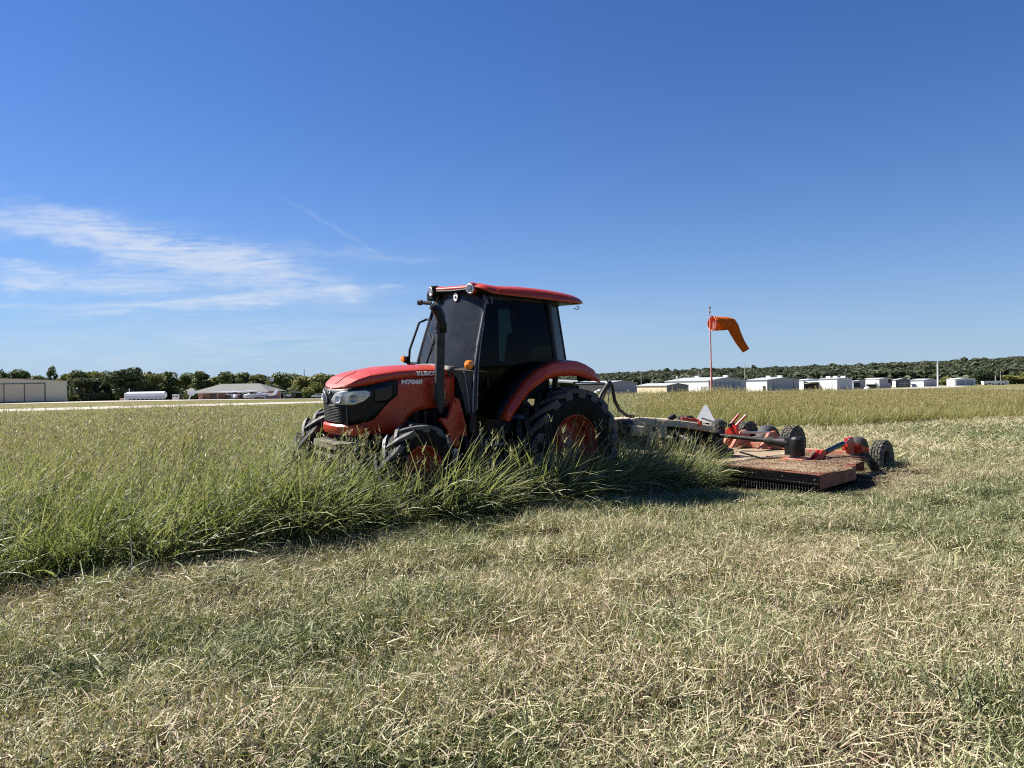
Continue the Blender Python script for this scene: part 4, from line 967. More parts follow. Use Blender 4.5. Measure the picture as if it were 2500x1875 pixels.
def put(name, x, y, sc_, protos, rotj=.6, z_off=0., tilt=.08, base_rot=0.0):
    n = len(x); rot = np.stack([rng.uniform(-tilt, tilt, n), rng.uniform(-tilt, tilt, n), base_rot + rng.uniform(-rotj, rotj, n)], 1)
    s3 = np.stack([sc_, sc_, sc_ * rng.uniform(.88, 1.12, n)], 1)
    return scatter(name, np.stack([x, y, zf(x, y) + z_off], 1), rot, s3, rng.integers(0, len(protos), n), protos)
# near tall grass
x, y = jgrid(-14, 6, 4, 15.5, .19)
X, Y = to_tr(x, y); d = np.hypot(x, y)
k = (~is_mown(x, y)) & infov(x, y) & (d < 14.5)
body = (X > -1.0) & (X < 3.25) & (np.abs(Y) < .62)
whl = ((np.abs(X) < .80) & (Y > .5) & (Y < 1.03)) | ((np.abs(X - 2.3) < .62) & (Y > .5) & (Y < 1.0)) | ((np.abs(X) < .80) & (Y < -.5) & (Y > -1.03)) | ((np.abs(X - 2.3) < .62) & (Y < -.6) & (Y > -1.0))
mount = (X > 1.0) & (X < 1.95) & (np.abs(Y) < 1.0)
Xm, Ym = to_mo(x, y)
drawb = (Xm < -1.0) & (Ym > -.3) & (Ym < .9)
k &= ~whl & ~((body | mount) & (rng.uniform(0, 1, len(x)) < .6))
hs = np.ones(len(x)) * (.60 + .36 * vn(x, y, .8, 9) + .26 * (vn(x, y, 2.1, 10) - .3))
hs = np.where(body | mount | drawb, .5, hs)
hs *= np.interp(Y, [-9, .2, .9, 1.25, 1.6], [1, 1, .95, .85, .7])
hs = np.where((X > 2.95) & (X < 4.2) & (Y > -.6) & (Y < 1.3), .84, hs)
hs = np.where((X > 1.6) & (X < 4.6) & (Y < -.6) & (Y > -2.2), .62, hs)
o = put('tall_grass', x[k], y[k], hs[k], NT, rotj=1.1, base_rot=-.15, tilt=.16)
tag(o, 'tall green leaning grass with seed heads around the tractor', 'grass', kind='stuff')
x, y = jgrid(-5, 6, 6, 14, .11); X, Y = to_tr(x, y); Xm, Ym = to_mo(x, y)
e_ = .3 * (vn(X, Y, 1.3, 5) - .5)
k = (Y > 1.03) & (Y < 1.42 + e_) & (X > -2.2) & (X < 3.6)
k |= (Y > .2) & (Y < 1.3 + e_) & (X > -2.25) & (X < -.95) & (Ym > .75)
k |= (X > 3.0) & (X < 3.9) & (Y > -.5) & (Y < 1.3)
k |= (Ym > .7) & (Ym < 1.62 + e_) & (Xm > -2.28) & (Xm < -.9)
hs = .55 + .36 * vn(x, y, 1.6, 8)
hs = hs * np.where((np.abs(X - .1) < 1.0) & (Y > 1.02) & (Y < 1.4), 1.25, 1)
hs = hs * np.where((X > 1.4) & (X < 4.0) & (Y > -.5), 1.22, 1) - .18 * np.clip((Y - 1.2) / .3, 0, 1)
hs = np.where((Xm < -1.75) & (Ym > .7) & (Ym < 1.5) & (Y > .2), .72, hs)
o = put('tall_grass', x[k], y[k], hs[k], NE, rotj=1.3, base_rot=-.4, tilt=.22)
tag(o, 'trampled leaning grass along the wheels nearest the camera', 'grass', kind='stuff')
# middle distance
x, y = jgrid(-36, 34, 12, 38, .62)
X, Y = to_tr(x, y); d = np.hypot(x, y)
k = (~is_mown(x, y)) & infov(x, y, 1.5) & (d > 13.6) & (d < np.minimum(34, tall_limit(x, y)))
hs = (.56 + .18 * vn(x, y, .35, 9)) * np.interp(d, [14, 30], [1.08, .9])
hs *= np.interp(x, [-5, 8], [1.05, 1.3])
right = x > .16 * y
o = put('tall_grass', x[k & ~right], y[k & ~right], hs[k & ~right], MT[:6], rotj=.8)
tag(o, 'dense uncut green grass filling the left middle of the field', 'grass', kind='stuff')
o = put('tall_grass', x[k & right], y[k & right], hs[k & right], MT[6:], rotj=.8)
tag(o, 'yellow green uncut grass with a clear cut edge behind the mower', 'grass', kind='stuff')
x, y = jgrid(-50, 62, 26, 76, 1.0)
d = np.hypot(x, y); k = (~is_mown(x, y)) & infov(x, y, 2) & (d > 32) & (d < tall_limit(x, y) + 3 * (vn(x, y, .1, 4) - .5))
o = put('tall_grass', x[k], y[k], 1.0 + .35 * vn(x[k], y[k], .2, 2), FT, rotj=.9)
tag(o, 'far band of yellow green uncut grass before the hangars', 'grass', kind='stuff')
x, y = jgrid(-130, 140, 24, 185, 2.3)
d = np.hypot(x, y); k = infov(x, y, 3) & (d > tall_limit(x, y) - 2) & (d < 190)
# keep off the runway (its edges run roughly parallel to the tractor's heading)
def poly_in(x, y, P):
    c_ = np.zeros(len(x), bool); n = len(P)
    for i in range(n):
        x0, y0 = P[i]; x1, y1 = P[(i + 1) % n]
        t = ((y0 > y) != (y1 > y)) & (x < (x1 - x0) * (y - y0) / (y1 - y0 + 1e-9) + x0); c_ ^= t
    return c_
RW = [(-140, 20), (-46, 67), (-28, 79), (14, 112), (50, 138), (170, 225), (160, 243), (42, 156), (4, 128), (-40, 103), (-60, 90), (-150, 42)]
AP = [(-150, 145), (-92, 152), (-72, 161), (-55, 172), (-30, 186), (-10, 200), (-10, 245), (-150, 245)]
k &= ~poly_in(x, y, RW) & ~poly_in(x, y, AP)
sc_ = np.full(k.sum(), 1.0)
n = k.sum(); rot = np.stack([np.zeros(n), np.zeros(n), rng.uniform(0, 6.28, n)], 1)
o = scatter('short_grass', np.stack([x[k], y[k], zf(x[k], y[k]) - .02], 1), rot, np.stack([sc_ * 1.5, sc_ * 1.5, sc_ * np.interp(np.hypot(x[k], y[k]), [35, 80], [.28, .10])], 1), rng.integers(0, 6, n), FT)
tag(o, 'short pale grass on both sides of the runway', 'grass', kind='stuff')
# --- mown ground: stubble, clippings, green regrowth
MS, MG = [], []
for k_ in range(6):
    s = 700 + k_ * 11
    st1 = blades(215, .30, (.025, .085), (.003, .0065), lean=(.6, 1.60), curl=(-.9, 1.3), segs=3, tint=(.22, .95), z0=(.0, .045), seed=s)
    st2 = blades(7, .30, (.10, .22), (.003, .0055), lean=(1.2, 1.6), curl=(-.5, .7), segs=3, tint=(.40, .75), z0=(.02, .06), seed=s + 1)
    st3 = blades(80, .30, (.03, .11), (.003, .0065), lean=(0, .9), curl=(0, 1.4), segs=2, tint=(.10, .66), seed=s + 2)
    MS.append(proto('straw_patch', [st1[:3], st2[:3], st3[:3]], G_MOW))
    g1_ = blades(135, .28, (.05, .15), (.0035, .0075), lean=(.0, .9), curl=(.2, 1.6), segs=3, tint=(.08, .52), seed=s + 3)
    g2_ = blades(115, .30, (.03, .11), (.0035, .0075), lean=(.8, 1.6), curl=(-.5, .8), segs=2, tint=(.25, .88), z0=(.01, .05), seed=s + 4)
    MG.append(proto('green_patch', [g1_[:3], g2_[:3]], G_MOW))
MW = []
for k_ in range(5):
    s = 1500 + k_ * 11
    w1_ = blades(170, .20, (.07, .20), (.004, .008), lean=(1.05, 1.6), curl=(.1, .9), segs=4, tint=(.05, .62), z0=(.0, .085), seed=s)
    w2_ = blades(60, .16, (.06, .14), (.004, .008), lean=(.2, 1.2), curl=(.3, 1.5), segs=3, tint=(.0, .4), z0=(.0, .05), seed=s + 1)
    MW.append(proto('clipping_wad', [w1_[:3], w2_[:3]], G_MOW))
MM = []
for k_ in range(6):
    s = 900 + k_ * 11
    a1 = blades(190, .75, (.08, .26), (.009, .020), lean=(.9, 1.6), curl=(-.3, .6), segs=2, tint=(.15, .85), z0=(.01, .08), seed=s)
    a2 = blades(170, .75, (.06, .18), (.009, .018), lean=(0, .9), curl=(.2, 1.2), segs=2, tint=(.08, .6), seed=s + 1)
    MM.append(proto('coarse_mown_patch', [a1[:3], a2[:3]], G_MOW))
WINGP = [(-1.9, 3.3), (-3.4, 3.2), (-4.8, 2.6), (-5.0, -1.8), (-2.2, -1.8)]
x, y = jgrid(-9, 13, 2.0, 13.5, .20)
Xm, Ym = to_mo(x, y)
k = is_mown(x, y) & infov(x, y, .4) & ~poly_in(Xm, Ym, WINGP)
x, y = x[k], y[k]; X, Y = to_tr(x, y)
gn = .5 * vn(X * .35, Y, 1.1, 21) + .3 * vn(x, y, 2.3, 22) + .2 * vn(X * .4, Y, 4.3, 23) + rng.uniform(-.08, .08, len(x))
gn += np.interp(np.hypot(x, y), [3, 9, 13], [-.03, .03, .10])
green = gn > .53
zz = .10 * (vn(x, y, 2.2, 31) ** 2) + .11 * vn(X * .6, Y, 4.4, 32) ** 2 + .03 * (rng.uniform(0, 1, len(x)) > .85) - .045
for nm, sel, pr, lb in (('mown_grass', ~green, MS, 'pale dry clippings and stubble on the mown ground in front'), ('mown_grass', green, MG, 'short green regrowth patches among the dry clippings')):
    xs_, ys_ = x[sel], y[sel]; n = len(xs_); mx_, my_ = to_mo(xs_, ys_); nearD = (mx_ > -5.2) & (mx_ < -1.2) & (my_ < 4.1)
    rot = np.stack([rng.uniform(-.12, .12, n), rng.uniform(-.12, .12, n), rng.uniform(0, 2 * PI, n)], 1)
    sc_ = rng.uniform(.8, 1.25, n); s3 = np.stack([sc_ * 1.0, sc_ * 1.0, sc_ * rng.uniform(.8, 1.4, n) * np.where(nearD, .45, 1)], 1)
    o = scatter(nm, np.stack([xs_, ys_, zf(xs_, ys_) + np.where(nearD, -.02, zz[sel])], 1), rot, s3, rng.integers(0, 6, n), pr); tag(o, lb, 'grass', kind='stuff')
# matted wads and low windrows lying along the mowing direction
Xw = rng.uniform(-9, 8, 900); Yw = rng.uniform(1.3, 9.5, 900)
row = np.abs(((Yw + .35 * vn(Xw, Yw, .6, 51)) % 1.55) - .75) < .20
keep = (row & (vn(Xw, Yw, .9, 52) > .38)) | (vn(Xw, Yw, 1.6, 53) > .86)
Xw, Yw = Xw[keep], Yw[keep]
x = .156 + Xw * hx.x + Yw * n0.x; y = 10.36 + Xw * hx.y + Yw * n0.y; mx_, my_ = to_mo(x, y)
k = infov(x, y, .3) & (y > 2.4) & (y < 14) & ~((mx_ > -5.4) & (mx_ < -1.0) & (my_ < 4.2)); x, y = x[k], y[k]; n = len(x)
sc_ = rng.uniform(.8, 1.4, n) * np.interp(y, [2.5, 6], [.65, 1])
o = scatter('clipping_wads', np.stack([x, y, zf(x, y) + .01], 1), np.stack([rng.uniform(-.15, .15, n), rng.uniform(-.15, .15, n), rng.uniform(0, 6.28, n)], 1), np.stack([sc_, sc_, sc_ * rng.uniform(.7, 1.3, n)], 1), rng.integers(0, 5, n), MW)
tag(o, 'matted green and brown wads of clippings on the cut ground', 'clippings', kind='stuff')
x, y = jgrid(-2, 42, 12.5, 60, .55)
Xm, Ym = to_mo(x, y); d = np.hypot(x, y)
k = is_mown(x, y) & infov(x, y, 1) & (d < 62) & (y > 12.6) & ~poly_in(Xm, Ym, WINGP)
x, y = x[k], y[k]; n = len(x); sc_ = rng.uniform(.8, 1.2, n)
rot = np.stack([rng.uniform(-.08, .08, n), rng.uniform(-.08, .08, n), rng.uniform(0, 2 * PI, n)], 1)
o = scatter('mown_grass', np.stack([x, y, zf(x, y) + .06 * vn(x, y, 1.2, 33)], 1), rot, np.stack([sc_, sc_, sc_], 1), rng.integers(0, 6, n), MM)
tag(o, 'mown lane of flattened clippings behind the mower', 'grass', kind='stuff')
# long loose stalks and wisps left standing near the edge of the cut
LW = []
for k_ in range(5):
    s = 1100 + k_ * 13
    a1 = blades(5, .10, (.35, .75), (.004, .009), lean=(.5, 1.2), curl=(.2, .9), bias=0, biasw=.6, segs=6, tint=(.2, .7), seed=s)
    a2 = blades(3, .10, (.40, .80), (.003, .0045), lean=(.1, .7), curl=(.0, .4), bias=0, biasw=.4, segs=4, tint=(.5, .85), seed=s + 1)
    LW.append(proto('loose_stalks', [a1[:3], a2[:3]] + heads(a2[3], s, n=13, tint=(.60, .80), L=(.04, .085), W=(.007, .013)), G_TALL))
Xs = rng.uniform(-2.4, 8.5, 80); Ys = 1.05 + rng.normal(0, .2, 80)
x = .156 + Xs * hx.x + Ys * n0.x; y = 10.36 + Xs * hx.y + Ys * n0.y
kk = ((np.abs(Xs) > .8) | (Ys > 1.04)) & ((np.abs(Xs - 2.3) > .6) | (Ys > 1.0)) & ~((Xs > -1) & (Xs < 3.2) & (Ys < .75))
x, y = x[kk], y[kk]
o = put('loose_grass_stalks', x, y, rng.uniform(.7, 1.25, len(x)), LW, rotj=.9)
tag(o, 'bent grass stalks with seed heads along the uncut edge', 'grass', kind='stuff')
# one pale dry stalk standing alone in the cut strip
pst = at(322, 1432, 5.66); pz = zs(pst.x, pst.y)
dst = MB().tube([(0, 0, 0), (.004, 0, .2), (-.004, 0, .38)], [.005, .0045, .003], 6).tube([(0, 0, .14), (-.012, 0, .155)], .007, 6)
o = dst.build('dry_stalk', mat('dry_stalk', (.55, .5, .36), .7), None); o.location = (pst.x, pst.y, pz); tag(o, 'single pale dry stalk standing upright at the left edge of the cut', 'plant')

# dry clippings lying on the near wing of the deck
rows = []; nn_ = 40
def inw(u, v):
    # bilinear across the wing: u along front->rear, v inner->outer
    a = Vector((-2.36, 1.66)); b = Vector((-2.12, 3.08)); c = Vector((-4.50, 2.35)); d_ = Vector((-4.52, 1.70))
    p = (a * (1 - v) + b * v) * (1 - u) + (d_ * (1 - v) + c * v) * u
    bulge = .36 * math.sin(PI * u) * v; return p + Vector((.05, bulge * .9))
for i in range(nn_ + 1):
    r = []
    for j in range(nn_ + 1):
        u, v = i / nn_, j / nn_; p = inw(u, v)
        e = min(u, 1 - u, v, 1 - v) * 8; e = min(1, e)
        h_ = float(vn(np.array([p.x]), np.array([p.y]), 4, 41)[0]) * .6 + float(vn(np.array([p.x]), np.array([p.y]), 13, 42)[0]) * .4
        edge = float(np.interp(u, [.0, .45, 1], [1.0, .9, .1])) * float(np.interp(v, [0, .75, 1], [1, .9, .15]))
        r.append((p.x, p.y, DK - .012 + e * (.002 + .040 * max(0, h_ * edge * 1.2 - .05))))
    rows.append(r)
CLP = mat('dry_clippings', (.34, .25, .14), .95, var=.3, vscale=40, dirt=(.20, .14, .08), dirt_amt=.25, dirt_scale=14, bump=1.0, bscale=90)
o = MB().grid(rows).build('dry_clippings', CLP, None, smooth=True); o.matrix_world = mo.matrix_basis.copy()
o.location = mo.location; o.rotation_euler = mo.rotation_euler
tag(o, 'layer of dry brown clippings covering the near mower deck', 'clippings', kind='stuff')
CS = []
for k_ in range(3):
    CS.append(proto('deck_straw', [blades(150, .16, (.02, .07), (.002, .004), lean=(1.3, 1.6), curl=(-.1, .2), segs=1, tint=(.80, 1.0), z0=(.003, .012), seed=1300 + k_, flat_tip=True)[:3]], G_MOW))
pp = []
for q in range(260):
    u, v = random.random() ** 1.1, random.random(); p = inw(u * .93 + .02, v * .95 + .02)
    pp.append((p.x, p.y))
pp = np.array(pp); c_, s_ = math.cos(PI + TM2), math.sin(PI + TM2)
wx = .156 + pp[:, 0] * c_ - pp[:, 1] * s_; wy = 10.36 + pp[:, 0] * s_ + pp[:, 1] * c_; n = len(wx)
o = scatter('dry_clippings', np.stack([wx, wy, np.full(n, DK + .012)], 1), np.stack([np.zeros(n), np.zeros(n), rng.uniform(0, 6, n)], 1), np.ones((n, 3)), rng.integers(0, 3, n), CS)
tag(o, 'loose straw scattered on the mower deck', 'clippings', kind='stuff')

# ================================================================ trees and woods
def leaf_mat(name, a, b, c):
    m = bpy.data.materials.new(name); m.use_nodes = True; nt = m.node_tree; nt.nodes.clear()
    o = nt.nodes.new('ShaderNodeOutputMaterial'); p = nt.nodes.new('ShaderNodeBsdfPrincipled'); t = nt.nodes.new('ShaderNodeBsdfTranslucent')
    at_ = nt.nodes.new('ShaderNodeAttribute'); at_.attribute_name = 'tint'; oi = nt.nodes.new('ShaderNodeObjectInfo')
    f = M_(nt, 'MULTIPLY_ADD', M_(nt, 'SUBTRACT', oi.outputs['Random'], .5), .5, at_.outputs['Fac'], clamp=True)
    col = ramp(nt, f, [(0, a), (.5, b), (1, c)])
    nt.links.new(col, p.inputs['Base Color']); nt.links.new(col, t.inputs[0]); p.inputs['Roughness'].default_value = .6; p.inputs['Specular IOR Level'].default_value = .25
    mx = nt.nodes.new('ShaderNodeMixShader'); mx.inputs[0].default_value = .25
    nt.links.new(p.outputs[0], mx.inputs[1]); nt.links.new(t.outputs[0], mx.inputs[2]); nt.links.new(mx.outputs[0], o.inputs[0]); return m
LF_D = leaf_mat('dark_leaves', (.038, .06, .028), (.058, .085, .037), (.085, .115, .048))
LF_M = leaf_mat('green_leaves', (.075, .10, .032), (.125, .155, .048), (.18, .20, .062))
LF_Y = leaf_mat('olive_leaves', (.12, .135, .036), (.18, .19, .052), (.24, .235, .075))
LF_H = leaf_mat('hillside_leaves', (.068, .082, .044), (.084, .098, .052), (.102, .114, .060))
BARK = mat('bark', (.10, .08, .06), .9, var=.4, bump=.5)
def crown(seed, H, W, n, ls, low=.18, lobes=16):
    """leaf faces over many offset lobes; unit tree height H, width W"""
    r_ = np.random.default_rng(seed)
    L = []
    for i in range(lobes):
        z = r_.uniform(low, .92); rad = math.sin(PI * min(.97, max(.12, (z - low * .6) / (1.05 - low * .6)))) ** .7
        a = r_.uniform(0, 2 * PI); q = rad * r_.uniform(.3, .95)
        s = r_.uniform(.16, .30)
        L.append((q * math.cos(a) * W * .36, q * math.sin(a) * W * .36, z * H, s * W * .8, s * H * .55))
    L.append((0, 0, H * .55, W * .34, H * .36)); L = np.array(L)
    i = r_.integers(0, len(L), n); d = r_.normal(size=(n, 3)); d /= np.linalg.norm(d, axis=1)[:, None]
    rr = r_.uniform(.55, 1.05, n) ** .6
    P = L[i, :3] + d * rr[:, None] * np.stack([L[i, 3], L[i, 3], L[i, 4]], 1)
    P[:, 2] = np.maximum(P[:, 2], .03 * H)
    u = r_.normal(size=(n, 3)) + d * .2; u -= d * (u * d).sum(1)[:, None] * .5; u /= np.linalg.norm(u, axis=1)[:, None]
    v = np.cross(d + .5 * r_.normal(size=(n, 3)), u); v /= np.linalg.norm(v, axis=1)[:, None]
    s = r_.uniform(.6, 1.3, n)[:, None] * ls
    V = np.stack([P - u * s, P + v * s * .7, P + u * s, P - v * s * .7], 1).reshape(-1, 3)
    F = np.arange(n * 4).reshape(n, 4)
    lobe_t = r_.uniform(0, 1, len(L))[i]
    T = np.repeat(np.clip(lobe_t * .6 + r_.uniform(0, .5, n), 0, 1), 4)
    return V, F, T
def tree_proto(seed, H, W, m, n=2600, ls=.28, low=.18, lobes=16):
    V, F, T = crown(seed, H, W, n, ls, low, lobes)
    cr = proto('crown', [(V, F, T)], m)
    r_ = random.Random(seed); tb = MB()
    tb.tube([(0, 0, -.3), (.05, .02, H * .2), (-.05, .08, H * .45), (.05, 0, H * .75)], [.045 * W, .032 * W, .022 * W, .008 * W], 8)
    for k in range(7):
        a = r_.uniform(0, 6.28); z = H * r_.uniform(.18, .5); q = W * .33
        tb.tube([(0, 0, z), (q * .5 * math.cos(a), q * .5 * math.sin(a), z + H * .12), (q * math.cos(a), q * math.sin(a), z + H * .26)], [.016 * W, .011 * W, .004 * W], 6)
    me = bpy.data.meshes.new('trunk'); me.from_pydata(tb.v, [], tb.f); me.materials.append(BARK)
    return cr.data, me
PT = {'dark': [tree_proto(1, 9, 8.5, LF_D, 5600, .30, .08, 22)], 'mid': [tree_proto(2 + k, 8, 7.5, LF_M, 3200, .30, .10, 18) for k in range(3)], 'olive': [tree_proto(9 + k, 7, 7, LF_Y, 3000, .30, .06, 16) for k in range(2)], 'thin': [tree_proto(21, 9, 4.2, LF_M, 900, .26, .45, 7)]}
PH = {'dark': (9, 8.5), 'mid': (8, 7.5), 'olive': (7, 7), 'thin': (9, 4.2)}
def tree(name, px, top, wpx, D, kind, label, group=None, k=0):
    p = at(px, top, D); z = zs(p.x, p.y); H = p.z - z; W = wpx * 1.32 / 1850 * D
    cm, tm = PT[kind][k % len(PT[kind])]; h0, w0 = PH[kind]
    t = empty(name, (p.x, p.y, z), random.uniform(0, 6.28)); t.scale = (W / w0 * .95, W / w0 * .95, H / (h0 * .99))
    for nm, me in (('crown', cm), ('trunk', tm)):
        o = bpy.data.objects.new(nm, me); sc.collection.objects.link(o); o.parent = t
    return tag(t, label, 'tree', group)
tree('oak_tree', 308, 897, 92, 232, 'dark', 'large dark green oak behind the white tank, tallest of the treeline')
tree('slender_tree', 127, 899, 30, 262, 'thin', 'slender tree poking above the woods behind the beige hangar')
GL = 'trees of the left treeline'
TL = ['green tree mostly outside the left edge behind the beige hangar', 'green treetop above the left end of the beige hangar roof', 'rounded green treetop above the beige hangar doors', 'low green treetop above the beige hangar roof, left of the slender tree',
      'olive tree just behind the right corner of the beige hangar', 'green tree in the gap right of the beige hangar, nearest the hangar', 'broad olive tree midway between the beige hangar and the large oak', 'green tree touching the left side of the large dark oak',
      'olive tree touching the right side of the large dark oak', 'green tree behind the right end of the white tank', 'broad green tree above the satellite dish', 'green tree behind the left slope of the grey hipped roof', 'low olive treetop behind the left half of the hipped roof',
      'tall green tree behind the middle of the hipped roof', 'green treetop behind the right half of the hipped roof', 'olive tree just left of the square pole sign', 'broad green tree just right of the square pole sign', 'green tree above the grey arched shelter',
      'olive tree directly below the thin radio mast', 'olive tree above the white parked saloon car', 'green tree beside the small white lamp at the tractor nose', 'green tree just above the tip of the tractor hood', 'green tree partly hidden behind the tractor hood']
for i, (px, top, w_, D, kd) in enumerate([(-30, 908, 60, 250, 'mid'), (8, 905, 52, 255, 'mid'), (45, 904, 48, 258, 'mid'), (85, 917, 55, 262, 'mid'), (165, 911, 50, 255, 'olive'), (188, 906, 46, 250, 'mid'), (222, 906, 58, 252, 'olive'), (255, 909, 50, 262, 'mid'),
        (372, 911, 64, 250, 'olive'), (412, 908, 52, 258, 'mid'), (452, 913, 60, 262, 'mid'), (490, 908, 52, 255, 'mid'), (528, 918, 54, 262, 'olive'), (564, 910, 62, 252, 'mid'), (592, 911, 50, 262, 'mid'), (628, 917, 56, 258, 'olive'),
        (684, 912, 66, 250, 'mid'), (712, 914, 60, 262, 'mid'), (748, 918, 60, 255, 'olive'), (778, 915, 56, 248, 'olive'), (806, 916, 50, 262, 'mid'), (838, 915, 56, 262, 'mid'), (870, 914, 60, 268, 'mid')]):
    lab = TL[i]
    tree('leafy_tree', px, top, w_, D, kd, lab, GL, i)
SCP = []
for k_ in range(4):
    V_, F_, T_ = crown(60 + k_, 1.0, 1.1, 700, .07, .02, 9); SCP.append(proto('scrub_crown', [(V_, F_, T_)], (LF_M, LF_D, LF_Y, LF_M)[k_]))
sx, sy = [], []
for i in range(75):
    px = random.uniform(-45, 860); D = random.uniform(242, 256); q = at(px, 950, D); sx.append(q.x); sy.append(q.y)
sx, sy = np.array(sx), np.array(sy); n = len(sx); sh_ = rng.uniform(2.4, 4.6, n)
o = scatter('undergrowth', np.stack([sx, sy, zf(sx, sy) - .2], 1), np.stack([np.zeros(n), np.zeros(n), rng.uniform(0, 6.28, n)], 1), np.stack([sh_ * 1.25, sh_ * 1.25, sh_], 1), rng.integers(0, 4, n), SCP)
tag(o, 'dark scrubby undergrowth at the foot of the left treeline', 'undergrowth', kind='stuff')
tree('bushy_tree', 2400, 901, 50, 356, 'dark', 'dark round tree between the small white hangar and twin poles')
tree('bushy_tree', 2310, 921, 40, 352, 'olive', 'olive tree just left of the small white hangar', None, 1)
for i, (px, top, w_, D) in enumerate([(2466, 915, 44, 366), (2512, 907, 56, 360), (2550, 905, 60, 358)]):
    tree('bushy_tree', px, top, w_, D, 'olive', ('olive scrubby tree just right of the twin power poles', 'broad olive tree at the extreme right edge below the ridge', 'olive tree outside the right edge below the ridge')[i], 'scrub trees at the far right', i)
# bare dead tree
p = at(1706, 893, 262); z = zs(p.x, p.y); H = p.z - z
dt = MB(); dt.tube([(0, 0, 0), (.1, 0, H * .5), (-.15, 0, H * .8), (-.3, 0, H)], [.28, .2, .12, .04], 8)
for (h0, dx, dz) in ((.55, -1.6, 1.4), (.62, 1.5, 1.3), (.7, -.9, 1.2), (.5, 1.0, .9), (.66, -.6, 1.5)):
    dt.tube([(0, 0, H * h0), (dx * .6, .1, H * h0 + dz * .5), (dx, .2, H * h0 + dz)], [.1, .07, .02], 6)
o = dt.build('dead_tree', mat('grey_wood', (.30, .27, .22), .9), None, smooth=True); o.location = (p.x, p.y, z); tag(o, 'bare pale dead tree rising behind the long white hangar', 'tree')
# woods on the far hillside: one mass
def crown_blob(seed, n=420):
    V, F, T = crown(seed, 1.0, 1.15, 560, .15, .02, 8); return proto('wood_crown', [(V, F, T)], LF_H)
WP = [crown_blob(40 + k) for k in range(6)]
pts = []
rw = np.random.default_rng(77)
d = 455.0
xs_, ys_ = [], []
while d < 1010:
    step = 7.0 * (1 if d < 700 else 1.12); n = int(R(92) * d / step)
    az = R(-44) + (np.arange(n) + rw.uniform(-.45, .45, n)) / n * R(92); dd2 = d + rw.uniform(-.5, .5, n) * step
    xs_.append(dd2 * np.sin(az)); ys_.append(dd2 * np.cos(az)); d += step * 1.0
x = np.concatenate(xs_); y = np.concatenate(ys_); az = np.degrees(np.arctan2(x, y)); dd2 = np.hypot(x, y)
x, y = x, y
# nearer woods behind the left treeline
az2 = R(-44) + np.sort(rw.uniform(0, 1, 620)) * R(33); d2 = rw.uniform(278, 450, 620)
x = np.concatenate([x, d2 * np.sin(az2)]); y = np.concatenate([y, d2 * np.cos(az2)]); n = len(x)
hh = rw.uniform(6.2, 8.6, n) * (1 + .22 * (rw.uniform(0, 1, n) > .95)); ww = rw.uniform(9, 13, n)
o = scatter('hillside_wood', np.stack([x, y, zf(x, y) - .6], 1), np.stack([np.zeros(n), np.zeros(n), rw.uniform(0, 6.28, n)], 1), np.stack([ww, ww, hh], 1), rw.integers(0, 6, n), WP)
tag(o, 'wooded ridge of grey green trees along the horizon', 'woods', kind='stuff')

# ================================================================ hangars
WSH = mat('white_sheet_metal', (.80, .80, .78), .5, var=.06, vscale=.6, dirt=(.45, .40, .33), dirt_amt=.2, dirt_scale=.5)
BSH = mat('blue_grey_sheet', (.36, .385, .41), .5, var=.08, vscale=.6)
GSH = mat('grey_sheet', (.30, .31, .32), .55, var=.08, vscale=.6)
TSH = mat('tan_sheet', (.62, .52, .36), .6, var=.10, vscale=.5, dirt=(.50, .33, .22), dirt_amt=.3, dirt_scale=.4)
RSH = mat('roof_sheet', (.36, .38, .38), .5, var=.1, vscale=.6)
DRK = mat('dark_interior', (.02, .02, .022), .8)  # near-black, also painted where open bays would be in shade
BEI = mat('beige_sheet', (.48, .445, .33), .55, var=.05, vscale=.5)
def solve_len(c, dirv, px):
    """distance along dirv from c (x,y) whose picture column is px, on the level ground there"""
    k = (px - 1250) / 1850
    return (c.x - k * c.y) / (k * dirv[1] - dirv[0])
